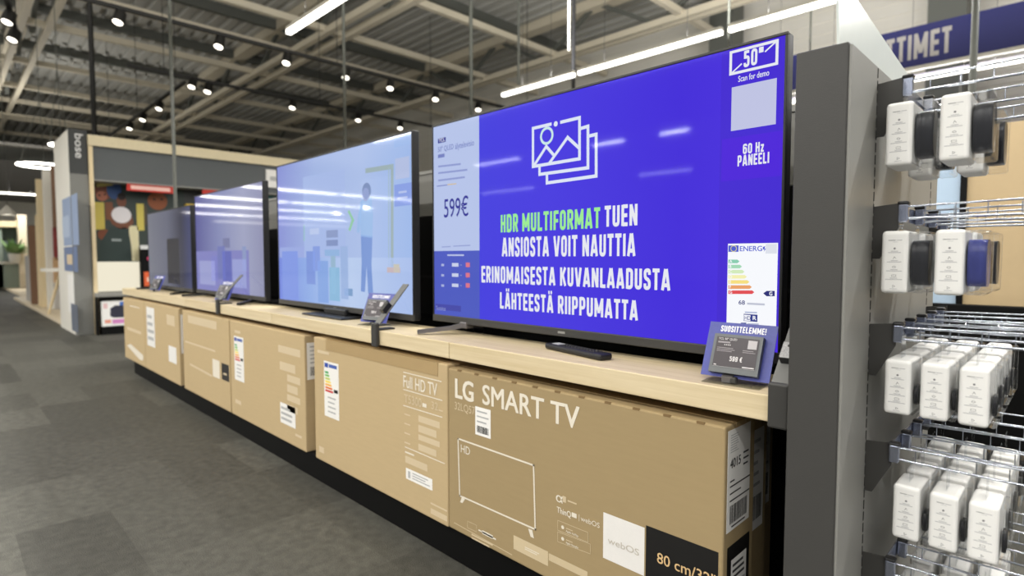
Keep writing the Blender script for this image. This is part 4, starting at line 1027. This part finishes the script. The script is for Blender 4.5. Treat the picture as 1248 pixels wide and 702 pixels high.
E_(148, 239.5, 5, 4.5, (36, 26, 24), 5); R_(146, 250, 150.5, 257, (112, 66, 46), 4.5); pl.ppx(q, [(137, 259), (143, 256), (140, 270), (150, 275), (148, 279), (136, 273)], ink((116, 70, 50)), 4.2); pl.ppx(q, [(153, 257), (160, 261), (163, 272), (155, 279), (152, 276), (157, 271)], ink((116, 70, 50)), 4.2); pl.ppx(q, [(117, 222), (134, 219), (138, 226), (118, 228)], ink((200, 192, 120)), 3); E_(121, 238, 1.5, 1.2, (40, 26, 22), 3); E_(128, 237, 1.5, 1.2, (40, 26, 22), 3); pl.ppx(q, [(182, 258), (203, 258), (208, 300), (178, 300)], ink((44, 52, 58)), 1.5); E_(188, 243, 1.6, 1.3, (50, 30, 24), 3); E_(197, 243, 1.6, 1.3, (50, 30, 24), 3); E_(127, 286, 8, 7, (120, 66, 40), 3); R_(157, 275, 170, 318, (222, 214, 176), 3)
E_(192, 245, 12, 11, (140, 78, 44), 2); R_(172, 250, 180, 275, (80, 70, 50), 2)
tag(q.build('poster'), 'large colourful poster of people in the booth at the far end', 'poster')
pr = XP(XB+.012); a0, b0 = pr.px(155, 231.5); a1, b1 = pr.px(213, 223); b0 = CH+.80; b1 = CH+.885
q = MB(); q.box(XB-.012, XB+.0, a0, a1, b0, b1, redm); pr = XP(XB); pr.rect(q, a0+.04, b0+.02, a1-.05, b1-.02, ink((240, 196, 186)), 1)
tag(q.build('red_sign'), 'red strip sign with white lettering above the poster', 'sign')
a0 = pr.px(247, 238)[0]; q = MB(); q.box(XB-.012, XB, a0, a0+.25, b0, b1, redm); tag(q.build('red_sign'), 'red strip sign peeping above the third television', 'sign')
p0 = onX(232, 262, XB); p1 = onX(242, 248, XB); q = MB(); q.box(XB-.24, XB-.15, p0.y, p1.y, p0.z, p1.z, ink((222, 186, 50))); tag(q.build('yellow_tag'), 'yellow tag hanging between the third and farthest televisions', 'sign')
p0 = onX(325, 228, XB+.03); p1 = onX(341, 208, XB+.03); q = MB(); q.box(XB+.002, XB+.03, p0.y, p1.y, p0.z, p1.z, stick); XP(XB+.03).rect(q, p0.y+.05, (p0.z+p1.z)/2-.03, p1.y-.05, (p0.z+p1.z)/2+.03, gtx, 1)
tag(q.build('small_sign'), 'small white sign on the booth header beside the second television', 'sign')
p0 = onX(325, 262, XB-.24); p1 = onX(341, 232, XB-.24); q = MB(); q.box(XB-.25, XB-.23, p0.y, p1.y, p0.z, p1.z, ink((70, 150, 160))); pq = XP(XB-.23); a = (p0.y+p1.y)/2; b = (p0.z+p1.z)/2
pq.dot(q, a+.06, b, .07, ink((220, 120, 50)), 1); pq.dot(q, a-.05, b-.04, .06, ink((80, 150, 80)), 2); tag(q.build('picture_panel'), 'small colourful picture on the booth wall beside the second television', 'picture')
# booth shelf and its black cabinet with a white carton
st = thing('booth_cabinet', (XB, 1.75, 0), 'low black cabinet under the grey shelf at the end of the booth', 'cabinet')
xf = -7.95
ztop = onX(130, 357, xf).z
q = MB(); q.box(XB+.022, xf+.02, 1.262, 2.6, ztop-.045, ztop, panelm, .004); q.build('shelf', st)
for (a, b) in ((1.262, 1.276), (2.57, 2.6)):
    q = MB(); q.box(XB+.022, xf, a, b, 0, ztop-.046, blackm); q.build('side_panel', st)
q = MB(); q.box(XB-.22, xf, 1.302, 2.569, 0, .09, blackm); q.build('bottom', st)
q = MB(); q.box(XB-.24, XB-.22, 1.302, 2.569, 0, ztop-.046, blackm); q.build('back', st)
ya_ = onX(123.5, 380, xf-.02).y; yb_ = onX(134, 380, xf-.02).y; yc_ = onX(156, 380, xf-.02).y
bxo = thing('speaker_carton', (xf-.1, 1.6, .091), 'white carton with a dark speaker pictured on it, in the booth cabinet', 'box')
zc = ztop-.1
q = MB(); q.box(xf-.12, xf-.02, ya_, yc_+.06, .092, zc, whitem, .006); pl = XP(xf-.02); hz = zc-.092
q.bm((lambda b: b)(bmesh.new()), whitem) if False else None
pl.poly(q, [(yb_, .092+hz*.42), (yb_+.03, .092+hz*.34), (yc_, .092+hz*.32), (yc_, .092+hz*.82), (yb_+.05, .092+hz*.83), (yb_+.005, .092+hz*.72)], ink((44, 46, 62)), 1)
pl.rect(q, yb_+.02, .12, yc_, .17, ink((206, 130, 190)), 1); pl.rect(q, ya_+.03, .13, ya_+.09, .17, ink((226, 150, 130)), 1); pl.rect(q, ya_+.02, .30, ya_+.06, .36, ink((226, 190, 190)), 1); pl.rect(q, yc_-.08, zc-.06, yc_-.02, zc-.01, ink((70, 110, 190)), 1)
q.build('carton', bxo)
p0 = onX(172, 350, XB-.1); p1 = onX(186, 300, XB-.1)
dsp = thing('product_stand', ((XB-.1), (p0.y+p1.y)/2, ztop), 'black upright product stand with an orange label beside the poster', 'stand')
q = MB(); q.box(XB-.16, XB-.08, p0.y, p1.y, ztop+.001, p1.z, blackm, .01); q.build('body', dsp)
pl = XP(XB-.08); q = MB(); hh = p1.z-ztop; pl.rect(q, p0.y+.03, ztop+hh*.1, p1.y-.01, ztop+hh*.42, ink((222, 96, 50)), 1); pl.rect(q, p0.y+.06, ztop+hh*.2, p1.y-.04, ztop+hh*.3, ink((240, 200, 180)), 2); q.build('label', dsp)
q = MB(); pl.rect(q, p0.y+.0, p1.z-.04, p1.y, p1.z+.01, ink((220, 220, 220)), 1); pl.dot(q, p1.y-.04, ztop+hh*.72, .03, ink((220, 60, 110)), 1); q.build('badge', dsp)
# booth end wall
ew = thing('booth_end_wall', (-8.75, 1.18, 0), 'grey and white booth end wall with a vertical brand name near its top', 'display panel')
zE = onX(105, 159, -8.12).z
q = MB(); q.box(-9.3, -8.14, 1.09, 1.255, 0, zE, whitep); q.build('core', ew)
q = MB(); q.box(-8.139, -8.12, 1.085, 1.258, 0, zE-.5, mat('end_grey', (124, 124, 120), .5)); q.build('lower_face', ew)
q = MB(); q.box(-8.139, -8.12, 1.085, 1.258, zE-.5, zE, mat('end_dark', (58, 60, 60), .5)); pl = XP(-8.12)
pl.text(q, 'bose', 1.145, zE-.05, .075, ink((214, 214, 214)), 1, .27, .02, -PI/2); q.build('upper_face', ew)
q = MB(); pl = YP(1.0899); x0, x1 = -8.9, -8.18
for kk, (ya, yb, xa, xb, c) in enumerate(((235, 300, 78, 94, (140, 156, 186)), (300, 330, 79, 94, (104, 120, 154)), (262, 290, 77, 84, (170, 184, 206)), (310, 322, 82, 88, (210, 190, 160)), (335, 380, 84, 90, (236, 234, 230)), (372, 402, 88, 94.5, (96, 104, 120))), 1):
    pl.rpx(q, xa, yb, xb, ya, ink(c), kk)
q.build('side_graphic', ew)

# ================================================================== LEFT BACKGROUND BEYOND THE BOOTH
plat = mat('pale_platform', (232, 216, 188), .5)
q = MB(); q.box(-16.2, -9.4, 1.12, 4.0, 0, .045, plat); tag(q.build('display_platform'), 'low pale wooden platform running along the aisle at the left', 'platform')
q = MB(); q.box(-27, -16.6, 1.30, 4.2, 0, .05, plat); tag(q.build('display_platform'), 'low pale platform under the green cabinet far left', 'platform')
tb = thing('display_table', (-10.75, 1.22, .046), 'white topped table with splayed wooden legs on the pale platform', 'table')
tz = onX(60, 327, -10.75).z
q = MB(); n = 28; cc = Vector((-10.75, 1.45, 0))
q.disc((cc.x, cc.y, tz-.045), .40, whitep, 32, 'z', .045); q.build('tabletop', tb)
for k in range(3):
    a = 2*PI*k/3-2.1; q = MB(); q.tube([(cc.x+.18*math.cos(a), cc.y+.18*math.sin(a), tz-.046), (cc.x+.36*math.cos(a), cc.y+.36*math.sin(a), .047)], [.024, .016], woodpost); q.build('leg', tb)
def block(name, xa, px0, py0, px1, py1, m, label, cat, dep=.4, z0=None):
    p0 = onX(px0, py0, xa); p1 = onX(px1, py1, xa); q = MB(); zb2 = min(p0.z, p1.z) if z0 is None else z0
    q.box(xa-dep, xa, min(p0.y, p1.y), max(p0.y, p1.y), zb2, max(p0.z, p1.z), m, .01)
    return q
def bay(name, label, cat, parts, loc):
    t = thing(name, loc, label, cat)
    for nm, qq in parts: qq.build(nm, t)
    return t
gp = mat('soft_grey_board', (186, 182, 178), .6); brown = mat('brown_board', (128, 96, 74), .6); red2 = mat('dark_red_board', (128, 48, 46), .6); tan = mat('tan_board', (196, 160, 120), .6)
bay('shelf_bay', 'open display bay with pale wooden posts, brown and red boards behind the table', 'display bay', [
    ('post', block('', -12.6, 50, 375, 58, 219, woodpost, '', '', .08, .046)),
    ('slim_post', block('', -12.9, 45.5, 330, 49.5, 262, woodpost, '', '', .06, .046)),
    ('back_board', block('', -13.4, 38, 360, 45, 275, brown, '', '', .06, .046)),
    ('white_post', block('', -11.9, 59, 390, 64, 208, whitep, '', '', .08, .046)),
    ('upper_board', block('', -11.6, 65, 277, 80, 204, brown, '', '', .08)),
    ('red_board', block('', -11.7, 66, 314, 84, 277, red2, '', '', .08)),
    ('tan_board', block('', -11.8, 66, 345, 86, 314, tan, '', '', .08)),
    ('low_board', block('', -11.85, 67, 385, 86, 345, gp, '', '', .08, .046)),
    ], (-12.2, 1.8, .046))
q = block('', -14.2, 36, 368, 62, 312, gp, '', '', .5, .046); tag(q.build('grey_counter'), 'pale grey counter standing on the platform left of the table', 'counter')
q = block('', -14.3, 38, 312, 46, 300, ink((190, 130, 110)), '', '', .2); tag(q.build('small_carton'), 'small pinkish carton on the pale grey counter', 'box')
gc = mat('sage_green', (142, 154, 142), .6)
t = bay('green_cabinet', 'tall sage green cabinet unit at the far left edge', 'cabinet', [
    ('lower_unit', block('', -21.0, -20, 352, 26, 322, gc, '', '', .6, .051)),
    ('worktop', block('', -20.9, -20, 322, 32, 319, whitep, '', '', .8)),
    ('upper_unit', block('', -21.3, 2, 318, 24, 276, mat('sage_dark', (92, 104, 100), .6), '', '', .3)),
    ('side_panel', block('', -21.0, -20, 352, 2, 276, gc, '', '', .6, .051)),
    ('top_shelf', block('', -20.9, -20, 276, 30, 270, woodpost, '', '', .7)),
    ('end_panel', block('', -20.8, 25, 354, 32, 262, plat, '', '', .5, .051)),
    ], (-21, 1.6, .05))
q = block('', -26, -30, 272, 60, 238, mat('pale_bulkhead', (206, 206, 200), .6), '', '', .3); tag(q.build('white_bulkhead'), 'pale hanging bulkhead behind the linear lamp at the left', 'bulkhead')
# plant
p = onX(18, 319, -20.5); pt = thing('potted_plant', p, 'small green leafy plant in a pale pot on the green cabinet worktop', 'plant')
q = MB(); q.tube([p, p+Vector((0, 0, .05)), p+Vector((0, 0, .22))], [.1, .12, .14], whitep, 14); q.build('pot', pt)
q = MB(); leaf = mat('leaf_green', (120, 150, 96), .6, var=.2)
for i in range(46):
    a = random.random()*2*PI; e = .2+random.random()*1.0; L = .3+random.random()*.35
    d_ = Vector((math.cos(a)*math.cos(e), math.sin(a)*math.cos(e), math.sin(e))); s_ = d_.cross(Vector((0, 0, 1))).normalized()*.06; b_ = p+Vector((0, 0, .2))
    q.add([b_, b_+d_*L*.5+s_, b_+d_*L, b_+d_*L*.5-s_], [[0, 1, 2, 3]], leaf)
q.build('foliage', pt)
